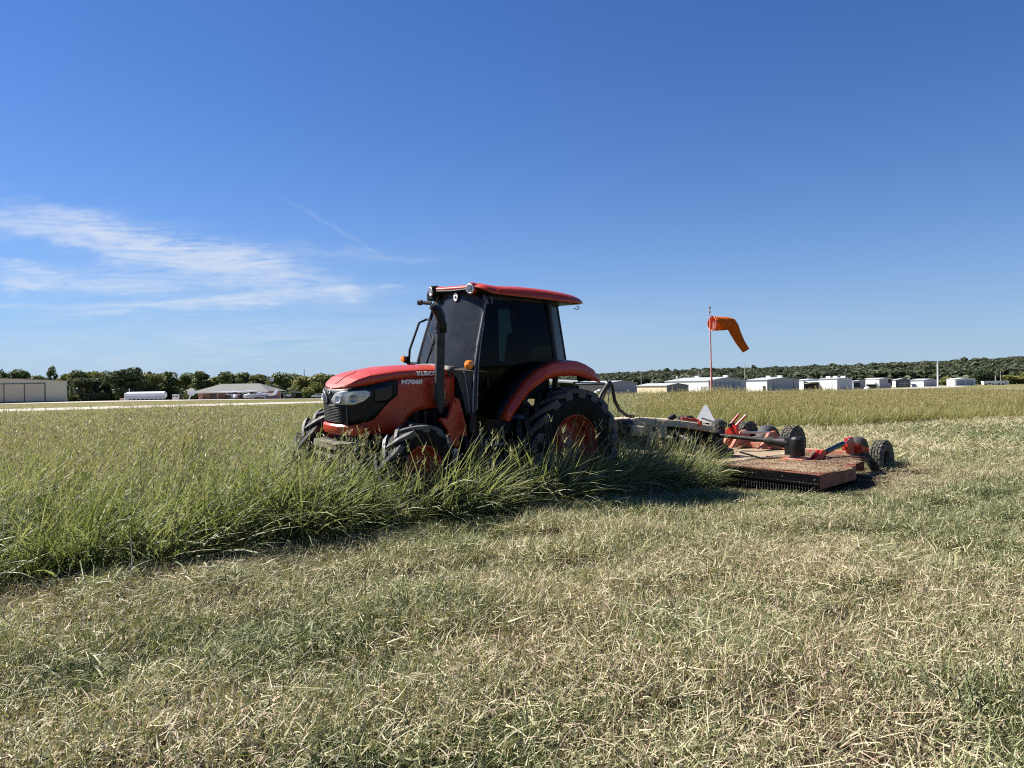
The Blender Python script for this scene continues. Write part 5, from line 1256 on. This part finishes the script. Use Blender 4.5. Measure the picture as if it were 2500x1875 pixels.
def hangar(name, label, cpx, lpx, rpx, base, eave, D, al=58, gable='right', rise=.12, lm=WSH, rm=BSH, roofm=RSH, over=.25, group=None, parts=True):
    """corner nearest the camera at column cpx; left wall runs to lpx, right wall to rpx"""
    cb = at(cpx, base, D); ct = at(cpx, eave, D); h = ct.z - cb.z
    a = R(al); dl = (-math.cos(a), math.sin(a)); dr = (math.sin(a), math.cos(a))
    Ll = solve_len(cb, dl, lpx); Lr = solve_len(cb, dr, rpx)
    e = empty(name, (cb.x, cb.y, cb.z), 0)
    DL = Vector((*dl, 0)); DRv = Vector((*dr, 0)); Z = Vector((0, 0, 1)); N_l = -DRv; N_r = -DL
    # rotate into local frame: keep world axes, origin at the corner
    base_z = -1.2
    def P(l, r, z, o=0.0): return DL * l + DRv * r + Z * z
    pk = rise * (Lr if gable == 'right' else Ll)
    if gable == 'right':
        lw = MB().add([P(0, 0, base_z), P(Ll, 0, base_z), P(Ll, 0, h), P(0, 0, h)], [(0, 1, 2, 3)]).build('side_wall', lm, e)
        gw = MB().add([P(0, 0, base_z), P(0, Lr, base_z), P(0, Lr, h), P(0, Lr / 2, h + pk), P(0, 0, h)], [(0, 1, 2, 3, 4)]).build('gable_wall', rm, e)
        MB().add([P(Ll, 0, base_z), P(Ll, Lr, base_z), P(Ll, Lr, h), P(Ll, Lr / 2, h + pk), P(Ll, 0, h)], [(0, 1, 2, 3, 4)]).add([P(0, Lr, base_z), P(Ll, Lr, base_z), P(Ll, Lr, h), P(0, Lr, h)], [(0, 1, 2, 3)]).build('back_wall', rm, e)
        o_ = over
        MB().prism([P(-o_, -o_, h + .02 - pk * o_ / (Lr / 2)), P(Ll + o_, -o_, h + .02 - pk * o_ / (Lr / 2)), P(Ll + o_, Lr / 2, h + pk + .02), P(-o_, Lr / 2, h + pk + .02)], (0, 0, .14)).prism([P(-o_, Lr / 2, h + pk + .02), P(Ll + o_, Lr / 2, h + pk + .02), P(Ll + o_, Lr + o_, h + .02 - pk * o_ / (Lr / 2)), P(-o_, Lr + o_, h + .02 - pk * o_ / (Lr / 2))], (0, 0, .14)).build('roof', roofm, e)
    else:
        lw = MB().add([P(0, 0, base_z), P(Ll, 0, base_z), P(Ll, 0, h), P(Ll / 2, 0, h + pk), P(0, 0, h)], [(0, 1, 2, 3, 4)]).build('gable_wall', lm, e)
        MB().add([P(0, 0, base_z), P(0, Lr, base_z), P(0, Lr, h), P(0, 0, h)], [(0, 1, 2, 3)]).build('side_wall', rm, e)
        MB().add([P(0, Lr, base_z), P(Ll, Lr, base_z), P(Ll, Lr, h), P(Ll / 2, Lr, h + pk), P(0, Lr, h)], [(0, 1, 2, 3, 4)]).add([P(Ll, 0, base_z), P(Ll, Lr, base_z), P(Ll, Lr, h), P(Ll, 0, h)], [(0, 1, 2, 3)]).build('back_wall', rm, e)
        o_ = over
        MB().prism([P(-o_, -o_, h), P(-o_, Lr + o_, h), P(Ll / 2, Lr + o_, h + pk + .02), P(Ll / 2, -o_, h + pk + .02)], (0, 0, .14)).prism([P(Ll + o_, -o_, h), P(Ll + o_, Lr + o_, h), P(Ll / 2, Lr + o_, h + pk + .02), P(Ll / 2, -o_, h + pk + .02)], (0, 0, .14)).build('roof', roofm, e)
    tag(e, label, 'hangar', group)
    info = dict(e=e, c=cb, DL=DL, DR=DRv, h=h, Ll=Ll, Lr=Lr, P=P, pk=pk, D=D, dl=dl, dr=dr)
    return info
def on_right(I, px):
    return solve_len(I['c'], I['dr'], px)
def on_left(I, px):
    return solve_len(I['c'], I['dl'], px)
def panel(I, side, p0, p1, z0, z1, name, m, off=.05, th=.04):
    """panel on a wall between picture columns p0 and p1, heights as fractions of the eave height"""
    f = on_right if side == 'r' else on_left
    a, b = sorted((f(I, p0), f(I, p1))); h = I['h']; D1 = I['DR'] if side == 'r' else I['DL']; N = -(I['DL'] if side == 'r' else I['DR'])
    z0 *= h; z1 *= h
    return MB().prism([D1 * a + N * off + Vector((0, 0, z0)), D1 * b + N * off + Vector((0, 0, z0)), D1 * b + N * off + Vector((0, 0, z1)), D1 * a + N * off + Vector((0, 0, z1))], -N * th).build(name, m, I['e'])
def seams(I, side, cols, z0=0, z1=.9, m=None, w=.10):
    f = on_right if side == 'r' else on_left; D1 = I['DR'] if side == 'r' else I['DL']; N = -(I['DL'] if side == 'r' else I['DR'])
    for c in cols:
        a = f(I, c); MB().prism([D1 * (a - w) + N * .07 + Vector((0, 0, z0 * I['h'])), D1 * (a + w) + N * .07 + Vector((0, 0, z0 * I['h'])), D1 * (a + w) + N * .07 + Vector((0, 0, z1 * I['h'])), D1 * (a - w) + N * .07 + Vector((0, 0, z1 * I['h']))], N * .05).build('door_post', m or DRK, I['e'])
def roof_vents(I, fr, py=None, n_len=1.6):
    pk = I['pk']
    for f in fr:
        p = I['DL'] * (I['Ll'] * f) + I['DR'] * (I['Lr'] / 2) + Vector((0, 0, I['h'] + pk + .16))
        q = I['DL'] * n_len / 2
        MB().prism([p - q, p + q, p + q + Vector((0, 0, .55)), p - q + Vector((0, 0, .55))], I['DR'] * .7).build('roof_vent', WSH, I['e'])
H1 = hangar('hangar', 'dark grey hangar seen just behind the tractor hose, leftmost of the right row', 1482, 1408, 1555, 963, 936, 232, lm=DRK, rm=GSH, rise=.055)  # left wall painted near-black for the shade inside its open side
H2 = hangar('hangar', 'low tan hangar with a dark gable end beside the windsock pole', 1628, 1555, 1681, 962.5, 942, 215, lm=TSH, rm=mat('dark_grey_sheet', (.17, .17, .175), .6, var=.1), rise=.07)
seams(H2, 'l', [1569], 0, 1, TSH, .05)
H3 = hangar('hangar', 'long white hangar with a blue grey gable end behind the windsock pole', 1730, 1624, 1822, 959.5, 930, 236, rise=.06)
panel(H3, 'r', 1746, 1806, .02, .86, 'hangar_door', mat('door_blue_grey', (.24, .27, .32), .5, var=.1)); seams(H3, 'r', [1789.5, 1806], 0, .86, mat('navy_post', (.03, .04, .07), .5))
panel(H3, 'r', 1744, 1808, .86, .90, 'door_track', GSH, .12, .1); roof_vents(H3, (.05, .70))
st = panel(H3, 'l', 1712, 1728, .0, .55, 'stained_panel', mat('stained_white', (.5, .49, .47), .7, var=.4, vscale=1.2, dirt=(.2, .19, .18), dirt_amt=.6, dirt_scale=1.0))
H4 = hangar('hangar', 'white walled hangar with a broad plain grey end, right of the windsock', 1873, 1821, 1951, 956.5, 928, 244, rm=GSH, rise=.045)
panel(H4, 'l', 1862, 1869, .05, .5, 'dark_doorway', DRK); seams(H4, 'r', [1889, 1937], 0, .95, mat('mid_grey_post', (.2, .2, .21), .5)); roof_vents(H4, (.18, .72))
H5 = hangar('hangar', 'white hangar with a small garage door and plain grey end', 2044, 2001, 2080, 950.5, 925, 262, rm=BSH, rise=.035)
panel(H5, 'l', 2017, 2031, .0, .52, 'garage_door', mat('bright_white_door', (.8, .8, .8), .4), .08); panel(H5, 'l', 2016, 2032, .0, .56, 'door_frame', GSH, .05); panel(H5, 'l', 2033, 2038, 0, .45, 'side_door', mat('bright_white_door', (.8, .8, .8), .4)); roof_vents(H5, (.1, .55, .95))
H5b = hangar('open_hangar', 'open dark hangar with its white bifold door raised as an awning', 1962, 1951, 2001, 951, 928, 268, rm=WSH, lm=WSH, roofm=mat('white_roof_sheet', (.78, .78, .77), .4), rise=.03)
panel(H5b, 'r', 1962.5, 1998, .0, .75, 'doorway_shade_panel', DRK, .1)  # flat dark panel painting the shaded interior behind the door
def awning(I, p0, p1, z0, out=2.6, drop=.28):
    a, b = on_right(I, p0), on_right(I, p1); N = -I['DL']; h = I['h']
    MB().prism([I['DR'] * a + N * .1 + Vector((0, 0, z0 * h)), I['DR'] * b + N * .1 + Vector((0, 0, z0 * h)), I['DR'] * b + N * out + Vector((0, 0, (z0 - drop * .5) * h)), I['DR'] * a + N * out + Vector((0, 0, (z0 - drop * .5) * h))], (0, 0, .15)).prism([I['DR'] * a + N * out + Vector((0, 0, (z0 - drop * .5) * h)), I['DR'] * b + N * out + Vector((0, 0, (z0 - drop * .5) * h)), I['DR'] * b + N * .3 + Vector((0, 0, (z0 - drop) * h)), I['DR'] * a + N * .3 + Vector((0, 0, (z0 - drop) * h))], (0, 0, .12)).build('raised_door', _mats['white_roof_sheet'], I['e'])
awning(H5b, 1962.5, 1998, .88)
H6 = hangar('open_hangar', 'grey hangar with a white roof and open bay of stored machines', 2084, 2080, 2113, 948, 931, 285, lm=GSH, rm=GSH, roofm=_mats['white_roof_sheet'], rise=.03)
panel(H6, 'r', 2085, 2100, .1, .8, 'bay_shade_panel', DRK)  # dark panel painted in place of the shade inside the bay
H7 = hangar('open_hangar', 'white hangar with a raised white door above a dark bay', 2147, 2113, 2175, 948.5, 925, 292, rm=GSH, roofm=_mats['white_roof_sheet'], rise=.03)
panel(H7, 'l', 2115, 2140, .0, .42, 'bay_shade_panel', DRK, .1); panel(H7, 'l', 2113, 2140, .46, .66, 'raised_door', _mats['white_roof_sheet'], 1.2, 1.0)  # dark panel stands for the shade under the raised door
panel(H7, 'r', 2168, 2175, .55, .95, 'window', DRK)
H8 = hangar('open_hangar', 'dark open fronted hangar with a narrow white side wall', 2187, 2178, 2222, 946.5, 928, 320, rm=mat('open_front_shade', (.07, .07, .08), .6), rise=.05)  # front wall coloured dark for the shade inside the open front
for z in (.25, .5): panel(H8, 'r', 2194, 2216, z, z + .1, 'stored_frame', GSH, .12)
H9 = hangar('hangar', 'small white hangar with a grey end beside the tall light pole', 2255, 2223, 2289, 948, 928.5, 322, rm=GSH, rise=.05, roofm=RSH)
panel(H9, 'l', 2233, 2249, 0, .62, 'garage_door', mat('bright_white_door', (.8, .8, .8), .4)); panel(H9, 'l', 2232, 2250, 0, .66, 'door_frame', WSH, .03)
H10 = hangar('hangar', 'lone small white hangar with two grey doors at the far right', 2332, 2311, 2381, 941.5, 926, 335, al=62, rm=WSH, roofm=_mats['white_roof_sheet'], rise=.03)
panel(H10, 'r', 2335, 2356, .02, .85, 'hangar_door', mat('door_grey', (.33, .35, .37), .5, var=.1)); panel(H10, 'r', 2357.5, 2377, .02, .85, 'hangar_door', _mats['door_grey'])
# left: large beige hangar facing the runway
LH = hangar('large_hangar', 'large beige hangar with tall sliding doors at the left edge', 161, -150, 163.5, 979.5, 929.5, 172, al=-6, gable='left', rise=.028, lm=BEI, rm=GSH, roofm=mat('dark_trim', (.04, .035, .03), .6), over=.15)
DOOR = mat('beige_door', (.43, .395, .295), .55, var=.05, vscale=.5); PST = mat('brown_post', (.08, .065, .055), .6)
for a_, b_ in ((-150, -42), (-41, 9), (11, 59.5), (61, 109)): panel(LH, 'l', a_, b_, .0, .87, 'sliding_door', DOOR, .08)
seams(LH, 'l', [10, 60, 110], 0, .9, PST, .10); panel(LH, 'l', -140, 110, .87, .90, 'door_track', PST, .2, .15); panel(LH, 'l', -150, 161, -.02, .015, 'base_trim', PST, .3, .2)
# ---- hipped terminal building
fb_c = at(487, 978, 214); fe = empty('terminal_building', fb_c, 0); tag(fe, 'low brick building with a grey hipped roof behind the parked planes', 'building')
S = 214 / 1850
BRK = mat('pink_brick', (.42, .22, .17), .8, var=.15, vscale=1.5); SHG = mat('grey_shingle', (.13, .125, .12), .85, var=.15, vscale=.8)
W_ = (648 - 487) * S; dpt = 15; hw_ = 20 * S; rz_ = (978 - 938) * S
MB().box((W_ / 2, dpt / 2 + 1.5, hw_ / 2 - .5), (W_ - .8, dpt - 2, hw_ + 1)).build('wall', BRK, fe)
MB().box((-1.0, dpt / 2 + 1.5, hw_ / 2 - .5), (1.6, dpt - 4, hw_ + 1)).build('wall', BRK, fe)
o_ = 1.2
e1 = [(-o_ - 1.2, -o_, hw_), (W_ + o_, -o_, hw_), (W_ + o_, dpt + o_, hw_), (-o_ - 1.2, dpt + o_, hw_)]; r1 = [(30 * S, dpt / 2, rz_), (W_ - 36 * S, dpt / 2, rz_)]
MB().add(e1 + r1, [(0, 1, 5, 4), (1, 2, 5), (2, 3, 4, 5), (3, 0, 4), (0, 3, 2, 1)]).build('roof', SHG, fe)
MB().box((W_ / 2, -o_ - .03, hw_ - .12), (W_ + 2 * o_, .06, .3)).build('fascia', mat('fascia_white', (.7, .68, .64), .6), fe)
for k in range(5): MB().box((1.0 + k * 4.4, -.4, hw_ / 2 - .4), (.45, .45, hw_ + .8)).build('porch_column', BRK if k < 2 else mat('column_pale', (.5, .45, .4), .7), fe)
for k in range(4): MB().box((3.4 + k * 4.2, 2.47, 1.2), (2.2, .06, 1.5)).build('window', BLKG, fe)
# ---- fuel tank trailer
tc_ = at(358, 982, 212); te = empty('tank_trailer', tc_, R(3)); tag(te, 'long white cylindrical tank on a railed trailer before the trees', 'tank')
S = 212 / 1850; L_ = 94 * S
WTK = mat('tank_white', (.74, .75, .76), .35, coat=.3)
MB().tube([(-L_ / 2, 0, 2.0), (-L_ / 2 + .25, 0, 2.0), (L_ / 2 - .25, 0, 2.0), (L_ / 2, 0, 2.0)], [.7, 1.0, 1.0, .7], 24, flat=.95).build('tank', WTK, te, smooth=True)
MB().box((0, -1.0, 1.35), (L_, .05, .9)).build('side_skirt', mat('skirt_grey', (.45, .47, .5), .5), te)
for k in range(9): MB().box((-L_ / 2 + .6 + k * (L_ - 1.2) / 8, -1.08, .45), (.14, .1, 1.1)).build('post', WTK, te)
MB().box((0, -.2, .35), (L_, 1.6, .35)).build('chassis', BLK, te)
MB().box((-L_ / 2 - .1, 0, 1.4), (.5, 2.0, 2.6)).build('end_cabinet', WTK, te, bevel=.2); MB().tube([(-L_ / 2 + .7, 0, 2.8), (-L_ / 2 + .7, 0, 3.9)], .1, 6).build('vent_pipe', WTK, te)
MB().box((-L_ / 2 - 1.0, 0, .7), (1.2, 1.6, 1.0)).build('pump_box', TSH, te)
# ---- light aircraft
PW = mat('aircraft_white', (.78, .79, .8), .3, coat=.5); PB = mat('aircraft_blue', (.05, .07, .16), .35, coat=.4)
def plane(px, base, D, yaw, label, scale=1.0):
    p = at(px, base, D); e = empty('light_aircraft', p, yaw); e.scale = (scale,) * 3; tag(e, label, 'aircraft')
    # nose towards +X
    fs = MB(); st_ = [(2.6, .95, .25, .30), (2.3, 1.0, .42, .45), (1.5, 1.05, .5, .52), (.9, 1.25, .55, .70), (0, 1.3, .56, .75), (-.9, 1.25, .5, .62), (-2.5, 1.2, .28, .34), (-5.0, 1.25, .10, .16)]
    rows = [[(x, w * math.cos(a), z + h * math.sin(a)) for a in np.linspace(0, 2 * PI, 16, endpoint=False)] for x, z, w, h in st_]
    fs.grid(rows, close=True); fs.f += [tuple(range(16)), tuple(range(7 * 16, 8 * 16))[::-1]]; fs.build('fuselage', PW, e, smooth=True)
    MB().box((-.5, 0, .98), (5.2, 1.13, .16)).build('stripe', PB, e)
    MB().prism([(1.0, -5.4, 2.12), (1.1, 0, 2.02), (1.0, 5.4, 2.12), (-.3, 5.4, 2.12), (-.6, 0, 2.02), (-.3, -5.4, 2.12)], (0, 0, .16)).build('wing', PW, e, bevel=.04)
    MB().box((.55, 0, 1.72), (1.5, 1.08, .44)).build('cabin_window', BLKG, e, bevel=.05)
    MB().prism([(-4.2, 0, 1.3), (-5.2, 0, 1.3), (-5.7, 0, 2.7), (-5.2, 0, 2.7)], (0, .1, 0)).build('tail_fin', PW, e); MB().prism([(-4.3, -1.7, 1.35), (-4.1, 0, 1.35), (-4.3, 1.7, 1.35), (-5.2, 1.7, 1.35), (-5.2, -1.7, 1.35)], (0, 0, .08)).build('tailplane', PW, e)
    for s_ in (1, -1):
        MB().tube([(.4, .45 * s_, .9), (.4, 1.1 * s_, .3)], .05, 6).build('gear_leg', PW, e); MB().lathe([(.001, -.08), (.2, -.08), (.2, .08), (.001, .08)], c=(.4, 1.15 * s_, .22), n=16).build('wheel', BLK, e); MB().tube([(.5, .55 * s_, 1.1), (.5, 2.6 * s_, 2.06)], .04, 6).build('strut', PW, e)
    MB().tube([(2.2, 0, .7), (2.2, 0, .25)], .05, 6).build('nose_leg', PW, e); MB().lathe([(.001, -.07), (.17, -.07), (.17, .07), (.001, .07)], c=(2.2, 0, .18), n=16).build('wheel', BLK, e)
    MB().tube([(2.65, 0, .95), (2.85, 0, .95)], [.18, .05], 10).build('spinner', PB, e, smooth=True); MB().box((2.72, 0, .95), (.04, .14, 1.8)).build('propeller', BLK, e)
plane(573, 977.5, 196, R(-65), 'white high wing aircraft with long wing before the brick building', 1.05)
plane(622, 976.5, 203, R(-150), 'white high wing aircraft with raised tail fin to the right', 1.1)
# ---- square sign on a thick pole
p = at(664, 968, 236); e = empty('pole_sign', p); tag(e, 'square white sign high on a dark pole behind the planes', 'sign'); S = 236 / 1850
MB().box((0, 0, (968 - 926.5) * S), (9 * S, .35, 9 * S)).build('sign_board', mat('sign_white', (.78, .8, .82), .5), e); MB().box((0, -.2, (968 - 926) * S), (5 * S, .02, 1.5 * S)).build('sign_mark', GRY, e)
MB().tube([(.0, 0, -1), (0, 0, (968 - 931) * S)], .28, 8).build('pole', mat('dark_pole', (.03, .03, .03), .6), e)
# ---- grey arched shelter
p = at(705, 973, 242); e = empty('shelter', p, R(-8)); tag(e, 'open grey shelter with a rounded roof and pale posts', 'shelter')
MB().prism([(4.0 * math.cos(a), 0, 1.7 + .55 * math.sin(a)) for a in np.linspace(0, PI, 12)], (0, 5, 0)).build('roof', GSH, e)
for k in range(6): MB().box((-3.9 + k * 1.2, 0, .7), (.12, .12, 2.0)).build('post', WSH, e)
MB().box((0, 3.5, .8), (7, .1, 1.6)).build('back_panel', GSH, e)
MB().box((4.5, 1, .8), (.15, .15, 2.2)).box((4.5, 4, .8), (.15, .15, 2.2)).box((4.5, 2.5, 1.6), (.1, 3.0, .1)).build('side_rail', WSH, e)
# ---- cars
def car(px, base, D, yaw, m, label, L=4.5):
    p = at(px, base, D); e = empty('parked_car', p, yaw); tag(e, label, 'car')
    b = [(-2.25, .35), (-2.25, .85), (-2.1, .98), (-1.4, 1.02), (-.85, 1.42), (.45, 1.44), (1.15, 1.0), (2.0, .88), (2.25, .7), (2.25, .35)]
    MB().prism([(x, -.85, z) for x, z in b], (0, 1.7, 0)).build('body', m, e, bevel=.08, seg=3)
    for s_ in (-1, 1): MB().prism([(x, .86 * s_, z) for x, z in [(-1.2, 1.03), (-.8, 1.34), (.4, 1.36), (.95, 1.03)]], (0, .01 * s_, 0)).build('side_window', BLKG, e)
    for x in (-1.4, 1.4):
        for s_ in (-1, 1): MB().lathe([(.001, -.1), (.2, -.1), (.32, -.08), (.32, .08), (.2, .1), (.001, .1)], c=(x, .78 * s_, .32), n=18).build('wheel', BLK, e)
    for s_ in (-1, 1): MB().box((2.24, .6 * s_, .7), (.04, .3, .14)).build('headlight', WHT, e)
car(779, 972.5, 240, R(175), mat('car_white', (.75, .74, .70), .3, coat=.6), 'white saloon car parked by the tall weeds left of the tractor nose')
car(709, 974, 236, R(80), mat('car_dark', (.02, .025, .035), .3, coat=.6), 'dark car parked at the grey shelter')
car(1470, 962, 222, R(20), mat('car_silver', (.5, .52, .54), .3, coat=.6), 'silver car parked in front of the dark hangar behind the tractor')
# ---- dish, masts, poles
def pole(name, px, top, base, D, r, m, label, cat='pole', extra=None, group=None):
    p = at(px, base, D); t = at(px, top, D); h = t.z - p.z; mb = MB().tube([(0, 0, -.5), (0, 0, h)], [r, r * .7], 8)
    e = empty(name, p); mb.build('pole', m, e)
    if extra: extra(e, h)
    return tag(e, label, cat, group)
WD = mat('weathered_wood', (.36, .33, .28), .85, var=.2); PG = mat('pale_galvanised', (.62, .62, .6), .5)
def lamp_head(e, h): MB().box((.0, 0, h), (.5, .5, .9)).build('lamp_head', mat('lamp_head_pale', (.75, .74, .6), .4), e, bevel=.1)
pole('light_pole', 2290, 884, 946, 316, .42, PG, 'tall pale light pole at the end of the hangar row')
pole('light_pole', 1819, 890, 925, 300, .22, WD, 'slim pole rising behind the long white hangar', extra=None)
pole('light_pole', 1566, 905, 940, 300, .20, WD, 'slim pole rising behind the low tan hangar')
pole('light_pole', 1593, 925, 942, 260, .16, WD, 'short post just above the tan hangar roof')
pole('floodlight', 1653, 922, 938, 250, .12, BLK, 'small pale floodlight on a short post over the white hangar roof', 'light', lamp_head)
pole('light_pole', 808, 926, 968, 250, .09, PG, 'thin lamp pole with a small white head beside the tractor nose', 'light', lamp_head)
pole('radio_mast', 743, 901, 935, 420, .25, GSH, 'thin dark radio mast above the treeline', 'mast')
def hframe(e, h):
    MB().tube([(2.4, 0, -.5), (2.4, 0, h + .3)], [.22, .2], 8).build('pole', WD, e); MB().box((1.2, 0, h - .8), (5.2, .2, .25)).build('crossarm', WD, e)
pole('power_poles', 2431, 907, 938, 362, .33, WD, 'pair of timber power poles joined by a crossarm', 'power poles', hframe)
# satellite dish
p = at(466, 976, 210); e = empty('satellite_dish', p, R(20)); tag(e, 'white round satellite dish on a tilted post by the brick building', 'dish')
MB().tube([(-.6, 0, 0), (.2, 0, 1.6)], .12, 8).build('post', WSH, e)
MB().lathe([(.001, .15), (.5, .12), (.9, .02), (1.05, -.1), (1.03, -.14), (.5, .05), (.001, .08)], c=(.2, -.2, 2.1), n=24).build('dish', WSH, e, smooth=True)
# white machines by the trees
for i, (px, lb) in enumerate(((425, 'small white pump standing left of the brick building'), (434, 'small white cabinet standing next to the satellite dish'))):
    p = at(px, 977, 216); e = empty('pump_cabinet', p); tag(e, lb, 'cabinet')
    MB().box((0, 0, .7), (.7, .6, 1.6)).build('cabinet', WSH, e, bevel=.06); MB().box((0, -.31, 1.1), (.4, .03, .4)).build('dial', BLK, e); MB().box((0, 0, 1.62), (.9, .8, .12)).build('cap', WSH, e)
# long white trailer at the far right and a small white dome
p = at(2429, 940.5, 345); S = 345 / 1850; e = empty('box_trailer', p, R(-8)); tag(e, 'long low white trailer in front of the twin power poles', 'trailer')
MB().prism([(-29 * S, -1.2, 10.5 * S), (29 * S, -1.2, 10.5 * S), (28 * S, -1.2, 1.5 * S), (-4 * S, -1.2, 1.5 * S), (-6 * S, -1.2, 5 * S), (-18 * S, -1.2, 5 * S), (-22 * S, -1.2, 1.5 * S), (-27 * S, -1.2, 1.5 * S)], (0, 2.4, 0)).build('body', WSH, e)
MB().box((22 * S, -1.23, 5 * S), (3 * S, .04, 2.5 * S)).build('window', BLK, e)
for x in (-24, 6, 16): MB().lathe([(.001, -.1), (.5, -.1), (.5, .1), (.001, .1)], c=(x * S, -1.1, .5), n=16).build('wheel', BLK, e)
p = at(2117, 950, 262); e = empty('covered_boat', p); tag(e, 'small white covered shape on the grass before the open hangars', 'cover')
MB().lathe([(1.0, 0), (1.0, .3), (.8, .65), (.4, .85), (.001, .9)], axis='Z', n=20).build('cover', WSH, e, smooth=True)
# ================================================================ windsock
Dw = 47.0; p = at(1737, 972, Dw); gz = zs(p.x, p.y); S = Dw / 1850
e = empty('windsock', (p.x, p.y, gz)); tag(e, 'orange windsock hanging bent from a pink orange steel pole', 'windsock')
PNK = mat('faded_pink_paint', (.72, .24, .19), .5, var=.15, vscale=3, dirt=(.6, .5, .45), dirt_amt=.3); ORG = None
def L(px, py): q = at(px, py, Dw); return q - Vector((p.x, p.y, gz))
base_h = L(1737, 940)
MB().tube([(0, 0, -.2), L(1736.5, 912)], [.07, .06], 10).build('pole', PNK, e, smooth=True)
MB().tube([L(1736.5, 914), L(1734, 806), L(1733, 775)], [.05, .04, .035], 10).build('upper_pole', PNK, e, smooth=True)
MB().tube([L(1741, 975), L(1738, 905)], .022, 8).build('stay', PNK, e)
MB().tube([L(1731, 966), L(1735, 955), L(1740, 952), L(1745, 958), L(1742, 967)], .03, 8).build('base_hinge', PNK, e); MB().box(L(1736, 969), (.22, .2, .12)).build('base_block', DRK, e)
MB().tube([L(1733, 770), L(1733, 745)], .018, 8).box(L(1733, 752), (.10, .10, .10)).box(L(1732, 762), (.09, .2, .08)).build('top_spindle', RED2, e)
MB().tube([L(1733, 770), L(1739, 772)], .02, 6).build('hoop_stay', STEEL, e)
wm = bpy.data.materials.new('windsock_fabric'); wm.use_nodes = True; nt = wm.node_tree; nt.nodes.clear()
o = nt.nodes.new('ShaderNodeOutputMaterial'); d1 = nt.nodes.new('ShaderNodeBsdfDiffuse'); t1 = nt.nodes.new('ShaderNodeBsdfTranslucent'); mx = nt.nodes.new('ShaderNodeMixShader'); mx.inputs[0].default_value = .3
tcx = nt.nodes.new('ShaderNodeTexCoord'); cc = mixc(nt, noise(nt, tcx.outputs['Object'], 3, 5, .6), (.62, .13, .018), (.80, .20, .03))
nt.links.new(cc, d1.inputs[0]); nt.links.new(cc, t1.inputs[0]); nt.links.new(d1.outputs[0], mx.inputs[1]); nt.links.new(t1.outputs[0], mx.inputs[2]); nt.links.new(mx.outputs[0], o.inputs[0])
# sock centreline, starting at the hoop, bent down after the first half
hr = 17.5 * S
cl_ = [(1738.5, 789.5, 17.5, 0), (1752, 789.5, 17.3, .15), (1768, 789, 16.5, .3), (1782, 788.5, 15.8, .42), (1789, 791, 15.5, .46), (1795, 798, 14, .47), (1802, 812, 12.2, .48), (1812, 830, 10.8, .5), (1822, 846, 9.6, .5), (1827.5, 855, 9.0, .5)]
pts = [L(a, b) + Vector((0, dy_, 0)) for a, b, r_, dy_ in cl_]
rows = []; nn_ = 28
for i, q in enumerate(pts):
    t = (pts[min(i + 1, len(pts) - 1)] - pts[max(i - 1, 0)]).normalized()
    if i == 0: t = Vector((.93, -.36 * -1, 0)).normalized()
    sd = Vector((0, 1, 0)) - t * t.y; sd.normalize(); up = sd.cross(t)
    r_ = cl_[i][2] * S
    fl = 1.0 if i < 5 else .62
    rows.append([q + (up * math.cos(a) * (1 + (.09 * math.sin(3 * a + i) + .04 * math.sin(7 * a) if i > 3 else .015 * math.sin(9 * a))) + sd * math.sin(a) * fl) * r_ for a in np.linspace(0, 2 * PI, nn_, endpoint=False)])
MB().grid(rows, close=True).build('sock', wm, e, smooth=True, thick=.008)
for i_ in (2, 4, 7): MB().tube([c_ + (v - c_) * 1.012 for c_, v in ((pts[i_], v) for v in rows[i_] + [rows[i_][0]])], .008, 5, cap=False).build('sock_seam', mat('seam_orange', (.45, .09, .015), .7), e)
MB().tube([v + Vector((-.01, 0, 0)) for v in rows[0]] + [rows[0][0]], .022, 8, cap=False).build('hoop', PNK, e, smooth=True)
c0 = pts[0]
MB().tube([c0 + Vector((-.02, -.05, .45)), c0 + Vector((.05, .05, -.42))], .02, 8).build('hoop_spoke', PNK, e)
MB().prism([c0 + Vector((.12, .1, .18)), c0 + Vector((.22, .1, .12)), c0 + Vector((.28, .1, -.25)), c0 + Vector((.10, .1, -.3)), c0 + Vector((.12, .1, -.05))], (0, .02, 0)).build('inner_label', WSH, e)
